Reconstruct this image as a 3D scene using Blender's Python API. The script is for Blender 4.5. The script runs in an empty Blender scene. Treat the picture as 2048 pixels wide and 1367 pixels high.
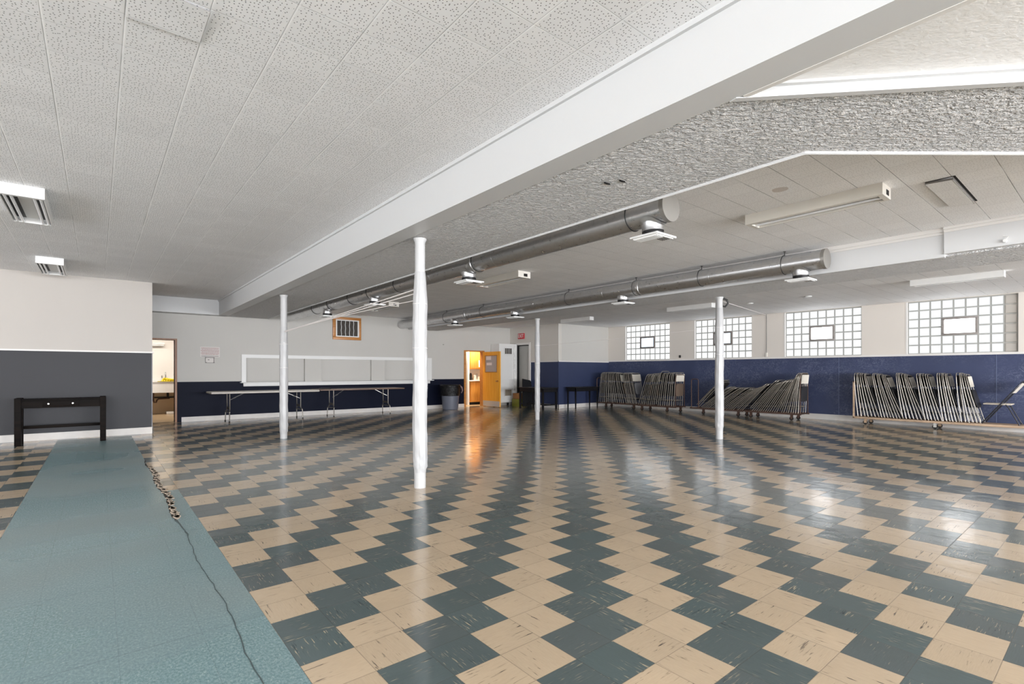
import bpy, bmesh, math, random
from math import sin, cos, pi, radians, sqrt
from mathutils import Vector, Matrix
random.seed(7)
SC = bpy.context.scene
COL = SC.collection

# ------------------------------------------------------------------ mesh builder
class MB:
    def __init__(s): s.v = []; s.f = []; s.mi = []; s.cur = 0
    def mat(s, i): s.cur = i; return s
    def face(s, idx): s.f.append(tuple(idx)); s.mi.append(s.cur)
    def pts(s, ps):
        n = len(s.v); s.v.extend([tuple(p) for p in ps]); return n
    def quad(s, a, b, c, d):
        n = s.pts([a, b, c, d]); s.face((n, n+1, n+2, n+3)); return s
    def box(s, x0, x1, y0, y1, z0, z1):
        n = s.pts([(x0,y0,z0),(x1,y0,z0),(x1,y1,z0),(x0,y1,z0),(x0,y0,z1),(x1,y0,z1),(x1,y1,z1),(x0,y1,z1)])
        for q in ((0,3,2,1),(4,5,6,7),(0,1,5,4),(1,2,6,5),(2,3,7,6),(3,0,4,7)): s.face([n+i for i in q])
        return s
    def bbox(s, x0, x1, y0, y1, z0, z1, b=.004):
        """box with bevelled edges"""
        bm = bmesh.new()
        bmesh.ops.create_cube(bm, size=1)
        for v in bm.verts:
            v.co = Vector(((x0+x1)/2+v.co.x*(x1-x0), (y0+y1)/2+v.co.y*(y1-y0), (z0+z1)/2+v.co.z*(z1-z0)))
        b = min(b, .49*min(abs(x1-x0), abs(y1-y0), abs(z1-z0)))
        bmesh.ops.bevel(bm, geom=list(bm.edges), offset=b, segments=2, affect='EDGES', profile=.5)
        bm.verts.index_update()
        n = s.pts([v.co for v in bm.verts])
        for f in bm.faces: s.face([n+v.index for v in f.verts])
        bm.free(); return s
    def bar(s, p0, p1, w, h, up=(0,0,1)):
        p0 = Vector(p0); p1 = Vector(p1); d = (p1-p0).normalized(); up = Vector(up)
        if abs(d.dot(up)) > .98: up = Vector((1,0,0))
        a = d.cross(up).normalized()*w/2; c = a.cross(d).normalized()*h/2
        n = s.pts([p0-a-c, p0+a-c, p0+a+c, p0-a+c, p1-a-c, p1+a-c, p1+a+c, p1-a+c])
        for q in ((0,1,2,3),(7,6,5,4),(0,4,5,1),(1,5,6,2),(2,6,7,3),(3,7,4,0)): s.face([n+i for i in q])
        return s
    def tube(s, path, r, n=8, caps=True, closed=False):
        P = [Vector(p) for p in path]; m = len(P)
        R = r if isinstance(r, (list, tuple)) else [r]*m
        ref = None; rings = []
        for i in range(m):
            if closed: t = (P[(i+1) % m]-P[i-1]).normalized()
            else: t = (P[min(i+1, m-1)]-P[max(i-1, 0)]).normalized()
            if ref is None:
                ref = Vector((0,0,1)) if abs(t.z) < .9 else Vector((1,0,0))
                ref = (ref-t*ref.dot(t)).normalized()
            else:
                ref = (ref-t*ref.dot(t)).normalized()
            b = t.cross(ref)
            rings.append(s.pts([P[i]+(ref*cos(2*pi*k/n)+b*sin(2*pi*k/n))*R[i] for k in range(n)]))
        for i in range(m-1 if not closed else m):
            a, c = rings[i], rings[(i+1) % m]
            for k in range(n): s.face((a+k, a+(k+1) % n, c+(k+1) % n, c+k))
        if caps and not closed:
            s.face([rings[0]+k for k in reversed(range(n))]); s.face([rings[-1]+k for k in range(n)])
        return s
    def lathe(s, prof, n=24, c=(0,0,0), fn=None, capb=True, capt=True):
        """prof: list of (r, z) about vertical axis through c; fn(angle, z, r) -> r"""
        rings = []
        for r, z in prof:
            ps = []
            for k in range(n):
                a = 2*pi*k/n; rr = fn(a, z, r) if fn else r
                ps.append((c[0]+rr*cos(a), c[1]+rr*sin(a), c[2]+z))
            rings.append(s.pts(ps))
        for i in range(len(rings)-1):
            a, b = rings[i], rings[i+1]
            for k in range(n): s.face((a+k, a+(k+1) % n, b+(k+1) % n, b+k))
        if capb: s.face([rings[0]+k for k in reversed(range(n))])
        if capt: s.face([rings[-1]+k for k in range(n)])
        return s
    def cyl(s, p0, p1, r, n=16, r1=None):
        return s.tube([p0, p1], [r, r if r1 is None else r1], n)
    def prism(s, poly, z0, z1):
        m = len(poly)
        n = s.pts([(x, y, z0) for x, y in poly]+[(x, y, z1) for x, y in poly])
        s.face([n+i for i in reversed(range(m))]); s.face([n+m+i for i in range(m)])
        for i in range(m): s.face((n+i, n+(i+1) % m, n+m+(i+1) % m, n+m+i))
        return s
    def xf(s, M, start=0):
        for i in range(start, len(s.v)): s.v[i] = tuple(M @ Vector(s.v[i]))
        return s

def world_loc(o):
    p = Vector((0,0,0))
    while o is not None: p += o.location; o = o.parent
    return p

def obj(name, mb, mat, parent=None, local=False, smooth=True, angle=38):
    """links the collected shapes as one mesh object; mb in world metres unless local"""
    me = bpy.data.meshes.new(name)
    off = Vector((0,0,0)) if (local or parent is None) else world_loc(parent)
    me.from_pydata([tuple(Vector(v)-off) for v in mb.v], [], mb.f)
    mats = mat if isinstance(mat, (list, tuple)) else [mat]
    for m in mats: me.materials.append(m)
    if len(mats) > 1: me.polygons.foreach_set('material_index', mb.mi)
    if smooth:
        me.polygons.foreach_set('use_smooth', [True]*len(me.polygons))
        me.set_sharp_from_angle(angle=radians(angle))
    me.update()
    o = bpy.data.objects.new(name, me); COL.objects.link(o)
    if parent is not None: o.parent = parent
    return o

def tag(o, label, cat, group=None):
    o['label'] = label; o['category'] = cat
    if group: o['group'] = group
    return o
def thing(name, label, cat, loc=(0,0,0), group=None):
    o = bpy.data.objects.new(name, None); COL.objects.link(o)
    o.location = loc; o.empty_display_size = .1
    return tag(o, label, cat, group)
def struct(name, mb, mat, parent=None, label=None, cat=None, smooth=True):
    o = obj(name, mb, mat, parent, smooth=smooth)
    if parent is None: o['kind'] = 'structure'
    if label: o['label'] = label
    if cat: o['category'] = cat
    return o

# ------------------------------------------------------------------ materials
class NT:
    def __init__(s, name):
        s.m = bpy.data.materials.new(name); s.m.use_nodes = True
        s.t = s.m.node_tree; s.t.nodes.clear()
        s.out = s.t.nodes.new('ShaderNodeOutputMaterial')
    def n(s, typ, **kw):
        nd = s.t.nodes.new(typ)
        for k, v in kw.items(): setattr(nd, k, v)
        return nd
    def l(s, a, b): s.t.links.new(a, b)
    def put(s, sock, v):
        if hasattr(v, 'is_output'): s.l(v, sock)
        else: sock.default_value = v
    def math(s, op, a, b=None, c=None, clamp=False):
        nd = s.n('ShaderNodeMath', operation=op, use_clamp=clamp)
        for i, v in enumerate((a, b, c)):
            if v is not None: s.put(nd.inputs[i], v)
        return nd.outputs[0]
    def mix(s, f, a, b):
        nd = s.n('ShaderNodeMix', data_type='RGBA')
        s.put(nd.inputs[0], f); s.put(nd.inputs[6], a); s.put(nd.inputs[7], b)
        return nd.outputs[2]
    def pos(s):
        g = s.n('ShaderNodeNewGeometry'); x = s.n('ShaderNodeSeparateXYZ'); s.l(g.outputs['Position'], x.inputs[0])
        return g.outputs['Position'], x.outputs[0], x.outputs[1], x.outputs[2]
    def objco(s):
        return s.n('ShaderNodeTexCoord').outputs['Object']
    def comb(s, x, y, z):
        c = s.n('ShaderNodeCombineXYZ')
        for i, v in enumerate((x, y, z)): s.put(c.inputs[i], v)
        return c.outputs[0]
    def vmul(s, v, k):
        nd = s.n('ShaderNodeVectorMath', operation='MULTIPLY'); s.l(v, nd.inputs[0]); nd.inputs[1].default_value = k
        return nd.outputs[0]
    def noise(s, vec, scale, detail=2, rough=.5, dist=0):
        nd = s.n('ShaderNodeTexNoise'); s.l(vec, nd.inputs['Vector'])
        nd.inputs['Scale'].default_value = scale; nd.inputs['Detail'].default_value = detail
        nd.inputs['Roughness'].default_value = rough; nd.inputs['Distortion'].default_value = dist
        return nd.outputs['Fac']
    def ramp(s, f, a, b):
        nd = s.n('ShaderNodeMapRange', interpolation_type='SMOOTHSTEP'); s.put(nd.inputs[0], f)
        nd.inputs[1].default_value = a; nd.inputs[2].default_value = b
        return nd.outputs[0]
    def bsdf(s, col, rough=.5, metal=0., bump=None, bstr=.3, bdist=.01, spec=.5, emis=None, estr=0.):
        p = s.n('ShaderNodeBsdfPrincipled')
        s.put(p.inputs['Base Color'], col if hasattr(col, 'is_output') else (*col, 1))
        s.put(p.inputs['Roughness'], rough); s.put(p.inputs['Metallic'], metal)
        p.inputs['Specular IOR Level'].default_value = spec
        if bump is not None:
            b = s.n('ShaderNodeBump'); b.inputs['Strength'].default_value = bstr; b.inputs['Distance'].default_value = bdist
            s.l(bump, b.inputs['Height']); s.l(b.outputs[0], p.inputs['Normal'])
        if emis is not None:
            p.inputs['Emission Color'].default_value = (*emis, 1); p.inputs['Emission Strength'].default_value = estr
        s.l(p.outputs[0], s.out.inputs[0])
        return s.m

def paint(name, c, rough=.6, var=.06, scale=3., metal=0., bump=.05, spec=.4, bscale=60):
    t = NT(name); co = t.objco()
    f = t.noise(co, scale, 3)
    c2 = tuple(max(0, x*(1-var)) for x in c); c1 = tuple(min(1, x*(1+var)) for x in c)
    col = t.mix(f, (*c2, 1), (*c1, 1))
    return t.bsdf(col, rough, metal, t.noise(co, bscale, 2), bump, .004, spec)

def emit(name, c, k):
    t = NT(name); e = t.n('ShaderNodeEmission'); e.inputs[0].default_value = (*c, 1); e.inputs[1].default_value = k
    t.l(e.outputs[0], t.out.inputs[0]); return t.m

def floor_tiles(name, u0, TY, v0=1.7861, TX=.2286):
    """nine inch tiles, cream and slate teal, two and two along each row, each row shifted by one"""
    t = NT(name); P, X, Y, Z = t.pos()
    u = t.math('DIVIDE', t.math('SUBTRACT', u0, Y), TY); v = t.math('DIVIDE', t.math('SUBTRACT', v0, X), TX)
    fu = t.math('FLOOR', u); fv = t.math('FLOOR', v)
    m = t.math('FLOORED_MODULO', t.math('SUBTRACT', fu, fv), 4.)
    teal = t.math('LESS_THAN', t.math('ABSOLUTE', t.math('SUBTRACT', m, 1.5)), .9)
    wn = t.n('ShaderNodeTexWhiteNoise', noise_dimensions='2D'); t.l(t.comb(fu, fv, 0.), wn.inputs['Vector'])
    r = wn.outputs['Value']; sepc = t.n('ShaderNodeSeparateColor'); t.l(wn.outputs['Color'], sepc.inputs[0]); r2 = sepc.outputs[1]
    di = t.math('FLOORED_MODULO', t.math('ADD', fu, fv), 2.)
    a = t.math('ADD', t.math('MULTIPLY', u, t.math('SUBTRACT', 1., di)), t.math('MULTIPLY', v, di))
    b = t.math('ADD', t.math('MULTIPLY', v, t.math('SUBTRACT', 1., di)), t.math('MULTIPLY', u, di))
    off = t.math('MULTIPLY', r, 37.)
    sv = t.comb(t.math('ADD', t.math('MULTIPLY', a, 1.9), off), t.math('MULTIPLY', b, 24.), t.math('MULTIPLY', r2, 19.))
    s1 = t.noise(sv, 1., 3, .6, .35)
    sv2 = t.comb(t.math('ADD', t.math('MULTIPLY', a, 2.4), t.math('MULTIPLY', r2, 51.)), t.math('MULTIPLY', b, 30.), off)
    s2 = t.noise(sv2, 1., 2, .6, .3)
    dens = t.noise(t.comb(t.math('ADD', u, off), v, r2), 1.6, 2)
    dk = t.math('MULTIPLY', t.ramp(s1, .61, .68), t.ramp(dens, .40, .62))
    lt = t.math('MULTIPLY', t.ramp(s2, .60, .68), t.ramp(dens, .42, .64))
    fine = t.noise(sv, 2.2, 3, .6)
    wear = t.noise(P, .7, 4, .6)
    bt = t.math('ADD', .94, t.math('MULTIPLY', r2, .09)); bt = t.math('MULTIPLY', bt, t.math('ADD', .86, t.math('MULTIPLY', wear, .28)))
    bt = t.math('MULTIPLY', bt, t.math('ADD', .88, t.math('MULTIPLY', fine, .24)))
    cream = t.mix(dk, (.53, .415, .29, 1), (.075, .06, .05, 1))
    slate = t.mix(lt, (.085, .118, .121, 1), (.50, .43, .30, 1)); slate = t.mix(t.math('MULTIPLY', dk, .8), slate, (.015, .03, .04, 1))
    # the slate tiles vary between blue-green and grey
    slate = t.mix(t.math('MULTIPLY', r, .45), slate, (.098, .106, .108, 1))
    col = t.mix(teal, cream, slate)
    vm = t.n('ShaderNodeVectorMath', operation='SCALE'); t.l(col, vm.inputs[0]); t.l(bt, vm.inputs['Scale']); col = vm.outputs[0]
    eu = t.math('ABSOLUTE', t.math('SUBTRACT', t.math('FRACT', u), .5)); ev = t.math('ABSOLUTE', t.math('SUBTRACT', t.math('FRACT', v), .5))
    g = t.ramp(t.math('MAXIMUM', eu, ev), .488, .497)
    col = t.mix(t.math('MULTIPLY', g, .45), col, (.05, .045, .04, 1))
    rough = t.math('ADD', .09, t.math('MULTIPLY', t.noise(P, 2.3, 3), .13))
    wav = t.math('ADD', t.noise(P, 4.5, 2), t.math('MULTIPLY', t.noise(P, 30., 2), .10))
    wav = t.math('ADD', wav, t.math('MULTIPLY', r, .25))
    wav = t.math('SUBTRACT', wav, t.math('MULTIPLY', g, .15))
    return t.bsdf(col, rough, 0, wav, .16, .02, .5)

def sheet_mat():
    t = NT('teal_sheet_vinyl'); P, X, Y, Z = t.pos()
    fl = t.noise(t.vmul(P, (105, 60, 1)), 1., 3, .65)
    fl2 = t.noise(t.vmul(P, (75, 42, 1)), 1.3, 2, .5)
    c = t.mix(t.ramp(fl, .35, .70), (.135, .235, .255, 1), (.245, .36, .38, 1))
    c = t.mix(t.math('MULTIPLY', t.ramp(fl2, .58, .72), .5), c, (.42, .52, .52, 1))
    c = t.mix(t.math('MULTIPLY', t.ramp(fl2, .36, .26), .4), c, (.05, .085, .095, 1))
    w = t.ramp(t.noise(t.vmul(P, (.7, 1.0, 1)), .9, 1, .5), .30, .78)
    c = t.mix(t.math('MULTIPLY', w, .42), c, (.27, .275, .255, 1))
    sx = t.math('ABSOLUTE', t.math('SUBTRACT', t.math('FRACT', t.math('DIVIDE', t.math('ADD', X, .54), .305)), .5))
    sy = t.math('ABSOLUTE', t.math('SUBTRACT', t.math('FRACT', t.math('DIVIDE', Y, .914)), .5))
    g = t.ramp(t.math('MAXIMUM', sx, sy), .4945, .4985)
    c = t.mix(t.math('MULTIPLY', g, .35), c, (.06, .09, .10, 1))
    return t.bsdf(c, t.math('ADD', .24, t.math('MULTIPLY', w, .12)), 0, t.math('ADD', t.noise(P, 5., 1), t.math('MULTIPLY', fl, .10)), .10, .02)

def ceil_tiles(name, x0, TX, y0, TY, base, dot, strong='x', stain=None):
    t = NT(name); P, X, Y, Z = t.pos()
    u = t.math('DIVIDE', t.math('SUBTRACT', X, x0), TX); v = t.math('DIVIDE', t.math('SUBTRACT', Y, y0), TY)
    eu = t.math('ABSOLUTE', t.math('SUBTRACT', t.math('FRACT', t.math('ADD', u, .5)), .5))
    ev = t.math('ABSOLUTE', t.math('SUBTRACT', t.math('FRACT', t.math('ADD', v, .5)), .5))
    gu = t.ramp(eu, .014, .003); gv = t.ramp(ev, .014, .003)
    wn = t.n('ShaderNodeTexWhiteNoise', noise_dimensions='2D')
    t.l(t.comb(t.math('FLOOR', u), t.math('FLOOR', v), 0.), wn.inputs['Vector'])
    tone = t.math('ADD', .965, t.math('MULTIPLY', wn.outputs['Value'], .05))
    tone = t.math('MULTIPLY', tone, t.math('ADD', .96, t.math('MULTIPLY', t.noise(P, .8, 3), .08)))
    rgb = t.n('ShaderNodeRGB'); rgb.outputs[0].default_value = (*base, 1)
    vm = t.n('ShaderNodeVectorMath', operation='SCALE'); t.l(rgb.outputs[0], vm.inputs[0]); t.l(tone, vm.inputs['Scale']); c = vm.outputs[0]
    # pin holes
    vo = t.n('ShaderNodeTexVoronoi', voronoi_dimensions='2D'); t.l(t.comb(t.math('MULTIPLY', X, 1/.019), t.math('MULTIPLY', Y, 1/.023), 0.), vo.inputs['Vector'])
    vo.inputs['Scale'].default_value = 1.; vo.inputs['Randomness'].default_value = .75
    keep = t.n('ShaderNodeSeparateColor'); t.l(vo.outputs['Color'], keep.inputs[0])
    hole = t.math('MULTIPLY', t.ramp(vo.outputs['Distance'], .19, .12), t.math('GREATER_THAN', keep.outputs[0], .15))
    inside = t.math('GREATER_THAN', t.math('MINIMUM', eu, ev), .03)
    hole = t.math('MULTIPLY', hole, inside)
    c = t.mix(t.math('MULTIPLY', hole, dot), c, (.035, .035, .035, 1))
    s1, s2 = (gu, gv) if strong == 'x' else (gv, gu)
    k1 = t.ramp(t.noise(P, 2.2, 2), .40, .62)
    c = t.mix(t.math('MULTIPLY', s1, t.math('ADD', .06 if strong == 'x' else .30, t.math('MULTIPLY', k1, .42))), c, (.12, .12, .12, 1))
    c = t.mix(t.math('MULTIPLY', s2, .30), c, (.2, .2, .2, 1))
    if stain:
        dx = t.math('DIVIDE', t.math('SUBTRACT', X, stain[0]), stain[2]); dy = t.math('DIVIDE', t.math('SUBTRACT', Y, stain[1]), stain[2])
        rr = t.math('ADD', t.math('SQRT', t.math('ADD', t.math('MULTIPLY', dx, dx), t.math('MULTIPLY', dy, dy))), t.math('MULTIPLY', t.noise(P, 14., 2), .25))
        c = t.mix(t.math('MULTIPLY', t.ramp(rr, 1.12, 1.0), .5), c, (.42, .32, .24, 1))
    if strong == 'x':
        e2 = t.math('ABSOLUTE', t.math('SUBTRACT', t.math('FRACT', t.math('ADD', u, .482)), .5))
        c = t.mix(t.math('MULTIPLY', t.ramp(e2, .020, .008), .75), c, (.97, .97, .97, 1))  # painted highlight, the lit tile edge beside each long seam
    h = t.math('SUBTRACT', t.math('SUBTRACT', 1., t.math('MULTIPLY', s1, .8)), t.math('MULTIPLY', s2, .3))
    h = t.math('ADD', h, t.math('MULTIPLY', wn.outputs['Value'], .25))
    return t.bsdf(c, .7, 0, h, .5, .006, .2)

def stucco(name, c, scale, strength, dist, lo=.92):
    t = NT(name); P, X, Y, Z = t.pos()
    sv = t.comb(t.math('MULTIPLY', t.math('SUBTRACT', X, Y), .42), t.math('MULTIPLY', t.math('ADD', X, Y), .75), Z)
    n1 = t.noise(sv, scale, 3, .55, .6); n2 = t.noise(t.vmul(P, (1, 1.6, 1.3)), scale*1.9, 2, .5, .6)
    h = t.math('ADD', t.ramp(n1, .36, .64), t.math('MULTIPLY', n2, .5))
    col = t.mix(t.ramp(n1, .3, .6), tuple(x*lo for x in c)+(1,), (*c, 1))  # hollows of the stipple painted darker, shade put into the colour
    return t.bsdf(col, .6, 0, h, strength, dist, .3)

def wood(name, c1, c2, scale=4., rough=.35, axis=2, spec=.5):
    t = NT(name); co = t.objco()
    k = [22., 22., 22.]; k[axis] = 1.6
    f = t.noise(t.vmul(co, tuple(k)), scale*.25, 4, .6, .6)
    return t.bsdf(t.mix(t.ramp(f, .3, .7), (*c1, 1), (*c2, 1)), rough, 0, f, .05, .003, spec)

def scuffed(name, c):
    t = NT(name); P, X, Y, Z = t.pos()
    f1 = t.noise(t.vmul(P, (1, 2.2, 3.2)), 3.2, 5, .65, 1.6)
    vein = t.ramp(t.math('ABSOLUTE', t.math('SUBTRACT', f1, .5)), .035, .0)
    msk = t.ramp(t.noise(P, 1.1, 3), .36, .66)
    k = t.math('MULTIPLY', vein, t.math('MULTIPLY', msk, .38))
    col = t.mix(t.noise(P, 2.5, 4, .6), tuple(x*.82 for x in c)+(1,), tuple(x*1.2 for x in c)+(1,))
    col = t.mix(k, col, (.30, .34, .46, 1))
    return t.bsdf(col, .55, 0, t.noise(P, 40., 2), .06, .004, .35)

M = {}
M['floor_main'] = floor_tiles('tile_floor_main', 1.9410, .2286)
M['floor_side'] = floor_tiles('tile_floor_side', 6.373-19*.2206, .2206, v0=-.545+10*.2286)
M['sheet'] = sheet_mat()
CW = (.91, .91, .92)
M['ceil_l'] = ceil_tiles('ceiling_tiles_near', -.213, .3185, 1.61, .305, CW, .8, 'x')
M['ceil_m'] = ceil_tiles('ceiling_tiles_middle', 4.362, .3155, .97, .302, (.92, .92, .925), .35, 'y', stain=(4.819, 2.04, .072))
M['ceil_r'] = ceil_tiles('ceiling_tiles_window_side', 8.6, .61, .97, .302, (.92, .92, .925), .3, 'y')
M['beam'] = paint('white_beam_paint', (.65, .655, .66), .45, .02, 1.2, bump=.04)
M['stucco'] = stucco('stippled_plaster', (.95, .945, .94), 39., 1., .032, .90)
M['stucco_fine'] = stucco('fine_stippled_plaster', (.96, .96, .96), 42., .12, .008, .97)
M['wall'] = paint('beige_wall_paint', (.57, .555, .525), .55, .03, 1.0)
M['wall_warm'] = paint('warm_beige_wall_paint', (.535, .50, .465), .55, .03, 1.0)
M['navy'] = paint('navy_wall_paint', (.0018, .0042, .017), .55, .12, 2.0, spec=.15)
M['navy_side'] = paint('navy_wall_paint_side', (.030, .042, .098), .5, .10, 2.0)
M['navy_scuff'] = scuffed('navy_scuffed_board', (.047, .060, .125))
M['charcoal'] = paint('charcoal_wall_paint', (.021, .0215, .027), .5, .10, 1.6)
M['trim'] = paint('white_trim_paint', (.78, .76, .735), .4, .03, 2.0)
M['base'] = paint('scuffed_white_baseboard', (.70, .67, .64), .4, .12, 6.0)
M['white'] = paint('white_enamel', (.80, .80, .79), .35, .02, 3.0)
M['wall_cream'] = paint('cream_wall_paint', (.74, .69, .635), .55, .03, 1.0)
M['wall_mid'] = paint('light_beige_wall_paint', (.65, .62, .575), .55, .03, 1.0)
M['cream_metal'] = paint('cream_enamel', (.76, .73, .67), .35, .03, 3.0)
M['pipe_white'] = paint('gloss_white_pipe_paint', (.52, .52, .52), .35, .03, 4.0, bump=.12, bscale=25)
def wrap_mat():
    t = NT('white_plastic_wrap'); co = t.objco()
    a = t.noise(t.vmul(co, (60, 60, 5)), 1., 3, .6, .8)
    return t.bsdf(t.mix(t.noise(co, 4., 3), (.44, .44, .45, 1), (.54, .54, .54, 1)), .28, 0, a, .55, .008, .5)
M['wrap'] = wrap_mat()
def duct_mat():
    t = NT('galvanised_steel'); co = t.objco()
    n = t.noise(t.vmul(co, (3, 1.2, 3)), 2., 3)
    sp = t.noise(co, 22., 3)
    col = t.mix(sp, (.56, .56, .57, 1), (.70, .70, .70, 1))
    return t.bsdf(col, t.math('ADD', .22, t.math('MULTIPLY', sp, .16)), .95, n, .12, .01)
M['duct'] = duct_mat()
M['black'] = paint('black_plastic', (.012, .012, .013), .4, .1)
M['darkmetal'] = paint('dark_hanger_steel', (.06, .06, .06), .45, .1, metal=.6)
M['tube_off'] = paint('unlit_lamp_glass', (.80, .81, .83), .12, .01)
M['reflector'] = paint('dull_reflector', (.16, .16, .16), .35, .05)
M['blackwood'] = wood('black_stained_wood', (.004, .0032, .003), (.010, .0065, .005), 4, .55, 0, .08)
M['ebony'] = paint('black_lacquer', (.008, .008, .010), .35, .1)
M['orange_wood'] = wood('orange_varnished_wood', (.84, .36, .034), (.94, .48, .07), 4, .3, 2)
M['frame_wood'] = wood('honey_wood_frame', (.44, .17, .035), (.56, .25, .07), 4, .35, 0)
M['brown_wood'] = wood('brown_door_jamb', (.20, .075, .022), (.33, .13, .04), 4, .4, 2)
M['cabinet_wood'] = wood('cabinet_oak', (.58, .24, .04), (.74, .36, .08), 4, .35, 2)
M['table_wood'] = wood('brown_laminate', (.16, .10, .075), (.24, .155, .115), 4, .4, 0)
M['table_white'] = paint('off_white_plastic', (.62, .58, .53), .45, .04)
M['leg_metal'] = paint('grey_brown_steel', (.20, .185, .165), .35, .08, metal=.7)
M['chair_tube'] = paint('taupe_steel_tube', (.29, .262, .225), .3, .14, metal=.35)
M['chair_leg'] = paint('blue_grey_steel_tube', (.055, .056, .066), .24, .12, metal=.5)
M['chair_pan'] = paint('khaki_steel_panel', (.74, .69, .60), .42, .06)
M['chair_back'] = paint('shaded_steel_panel', (.036, .032, .029), .42, .10)  # backrest colour darkened, painted shade between the packed chairs
M['chair_seat'] = paint('charcoal_seat', (.030, .029, .031), .45, .12)
M['chair_seat_g'] = paint('grey_seat', (.17, .17, .18), .5, .06)
M['chair_seat_b'] = paint('cream_seat', (.62, .555, .47), .45, .05)
M['rubber'] = paint('black_rubber', (.012, .011, .011), .6, .1)
M['rust'] = paint('rusty_brown_steel', (.095, .055, .042), .55, .3, 12., metal=.3)
M['plank'] = wood('worn_tan_plank', (.40, .275, .18), (.54, .39, .27), 4, .55, 1)
M['glass_grey'] = paint('frosted_grey_glass', (.44, .43, .43), .18, .03)
M['brass'] = paint('aged_brass', (.55, .40, .20), .25, .1, metal=.9)
M['steel'] = paint('brushed_steel', (.40, .39, .37), .35, .05, metal=.8)
M['kick'] = paint('brushed_kick_plate', (.62, .58, .54), .4, .04, metal=.3)
M['bin'] = paint('blue_grey_bin_plastic', (.125, .135, .17), .4, .04)
def bag_mat():
    t = NT('black_bag_film'); co = t.objco()
    return t.bsdf((.006, .006, .007), .32, 0, t.noise(t.vmul(co, (14, 14, 22)), 1., 3, .6, 1.), .8, .03, .3)
M['bag'] = bag_mat()
M['paper'] = paint('paper_sheet', (.72, .68, .66), .7, .02)
M['redink'] = paint('faded_red_ink', (.42, .22, .22), .7, .2, 30)
M['greyink'] = paint('grey_ink', (.22, .21, .20), .7, .1)
M['red'] = paint('exit_sign_red', (.55, .045, .06), .4, .05)
M['signwhite'] = paint('sign_white', (.85, .80, .78), .5, .02)
M['greydoor'] = paint('grey_door_paint', (.50, .50, .475), .5, .03)
M['kitchen_white'] = paint('kitchen_white_paint', (.82, .79, .75), .5, .02)
M['kitchen_tan'] = paint('kitchen_tan_board', (.50, .36, .21), .5, .08)
M['kfloor'] = paint('kitchen_beige_floor', (.50, .37, .23), .25, .08)
M['porcelain'] = paint('sink_enamel', (.82, .80, .77), .25, .03)
M['yellow'] = paint('yellow_rubber', (.75, .60, .03), .4, .1)
M['olive'] = paint('olive_crate', (.20, .20, .03), .5, .1)
M['carton'] = paint('orange_carton', (.33, .15, .05), .6, .1)
M['dark'] = paint('dark_recess', (.012, .010, .010), .8, .1)
M['void'] = paint('dark_vent_lattice', (.06, .05, .042), .7, .4, 60)
M['mortar'] = paint('grey_block_mortar', (.42, .42, .40), .7, .1)
M['winframe'] = paint('brown_grey_window_frame', (.20, .175, .165), .45, .15, 8)
M['winframe_pale'] = paint('pale_weathered_window_frame', (.30, .275, .26), .45, .15, 8)
M['crack'] = paint('broken_floor_edge', (.035, .028, .022), .8, .3, 30)
M['chip'] = paint('exposed_floor_backing', (.46, .38, .30), .8, .3, 40)
def block_mat(name, k):
    """lit glass block: each block a little dimmer and bluer towards one bottom corner, as pressed glass refracts the sky"""
    t = NT(name); P, X, Y, Z = t.pos()
    fy = t.math('FRACT', t.math('DIVIDE', Y, .1945)); fz = t.math('FRACT', t.math('DIVIDE', Z, .1945))
    wn = t.n('ShaderNodeTexWhiteNoise', noise_dimensions='2D')
    t.l(t.comb(t.math('FLOOR', t.math('DIVIDE', Y, .1945)), t.math('FLOOR', t.math('DIVIDE', Z, .1945)), 0.), wn.inputs['Vector'])
    r = t.noise(t.vmul(P, (1, 3, 26)), 2., 2)
    c = t.mix(t.math('MULTIPLY', wn.outputs['Value'], .6), (.95, .96, 1., 1), (.97, .97, .90, 1))
    k2 = t.math('MULTIPLY', k, t.math('ADD', .80, t.math('MULTIPLY', r, .34)))
    e = t.n('ShaderNodeEmission'); t.l(c, e.inputs[0]); t.l(k2, e.inputs[1])
    g = t.n('ShaderNodeBsdfGlossy'); g.inputs['Roughness'].default_value = .1; g.inputs[0].default_value = (.05, .05, .05, 1)
    a = t.n('ShaderNodeAddShader'); t.l(e.outputs[0], a.inputs[0]); t.l(g.outputs[0], a.inputs[1]); t.l(a.outputs[0], t.out.inputs[0])
    return t.m
WIN_K = 1.3
M['block'] = block_mat('lit_glass_block', WIN_K)
M['block_dull'] = paint('painted_over_glass_block', (.50, .47, .43), .35, .04)
M['sky_pane'] = emit('bright_sky_through_pane', (.96, .98, 1.), 4.2)
M['block_rim'] = emit('glass_block_rim', (.90, .93, .93), .46)
M['block_mid'] = emit('glass_block_shoulder', (.95, .96, .96), .74)
M['sky_pane_blue'] = emit('blue_sky_through_pane', (.70, .88, 1.), 1.35)
DAY = 10.
M['day_left'] = emit('daylight_left_windows', (.965, .985, 1.02), DAY*.66)
M['added_rear_glow'] = emit('added_rear_window_glow', (.965, .985, 1.02), DAY*2.6)  # glow of the unseen rear windows, added to light the hall

# ------------------------------------------------------------------ measured levels
ZC, ZS, ZM, ZS2, ZR = 2.960, 2.598, 2.875, 2.552, 2.80
XB, XS, XT = 2.301, 2.506, 3.448          # first beam: face, smooth soffit edge, textured edge
XB2, XT2 = 7.587, 8.62                    # second beam
YH, YG, XW, XC, YB = 14.549, 12.25, 14.245, 11.732, 12.0
XL, YR = -6.5, -9.0                       # left and rear walls, behind the photographer

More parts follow.
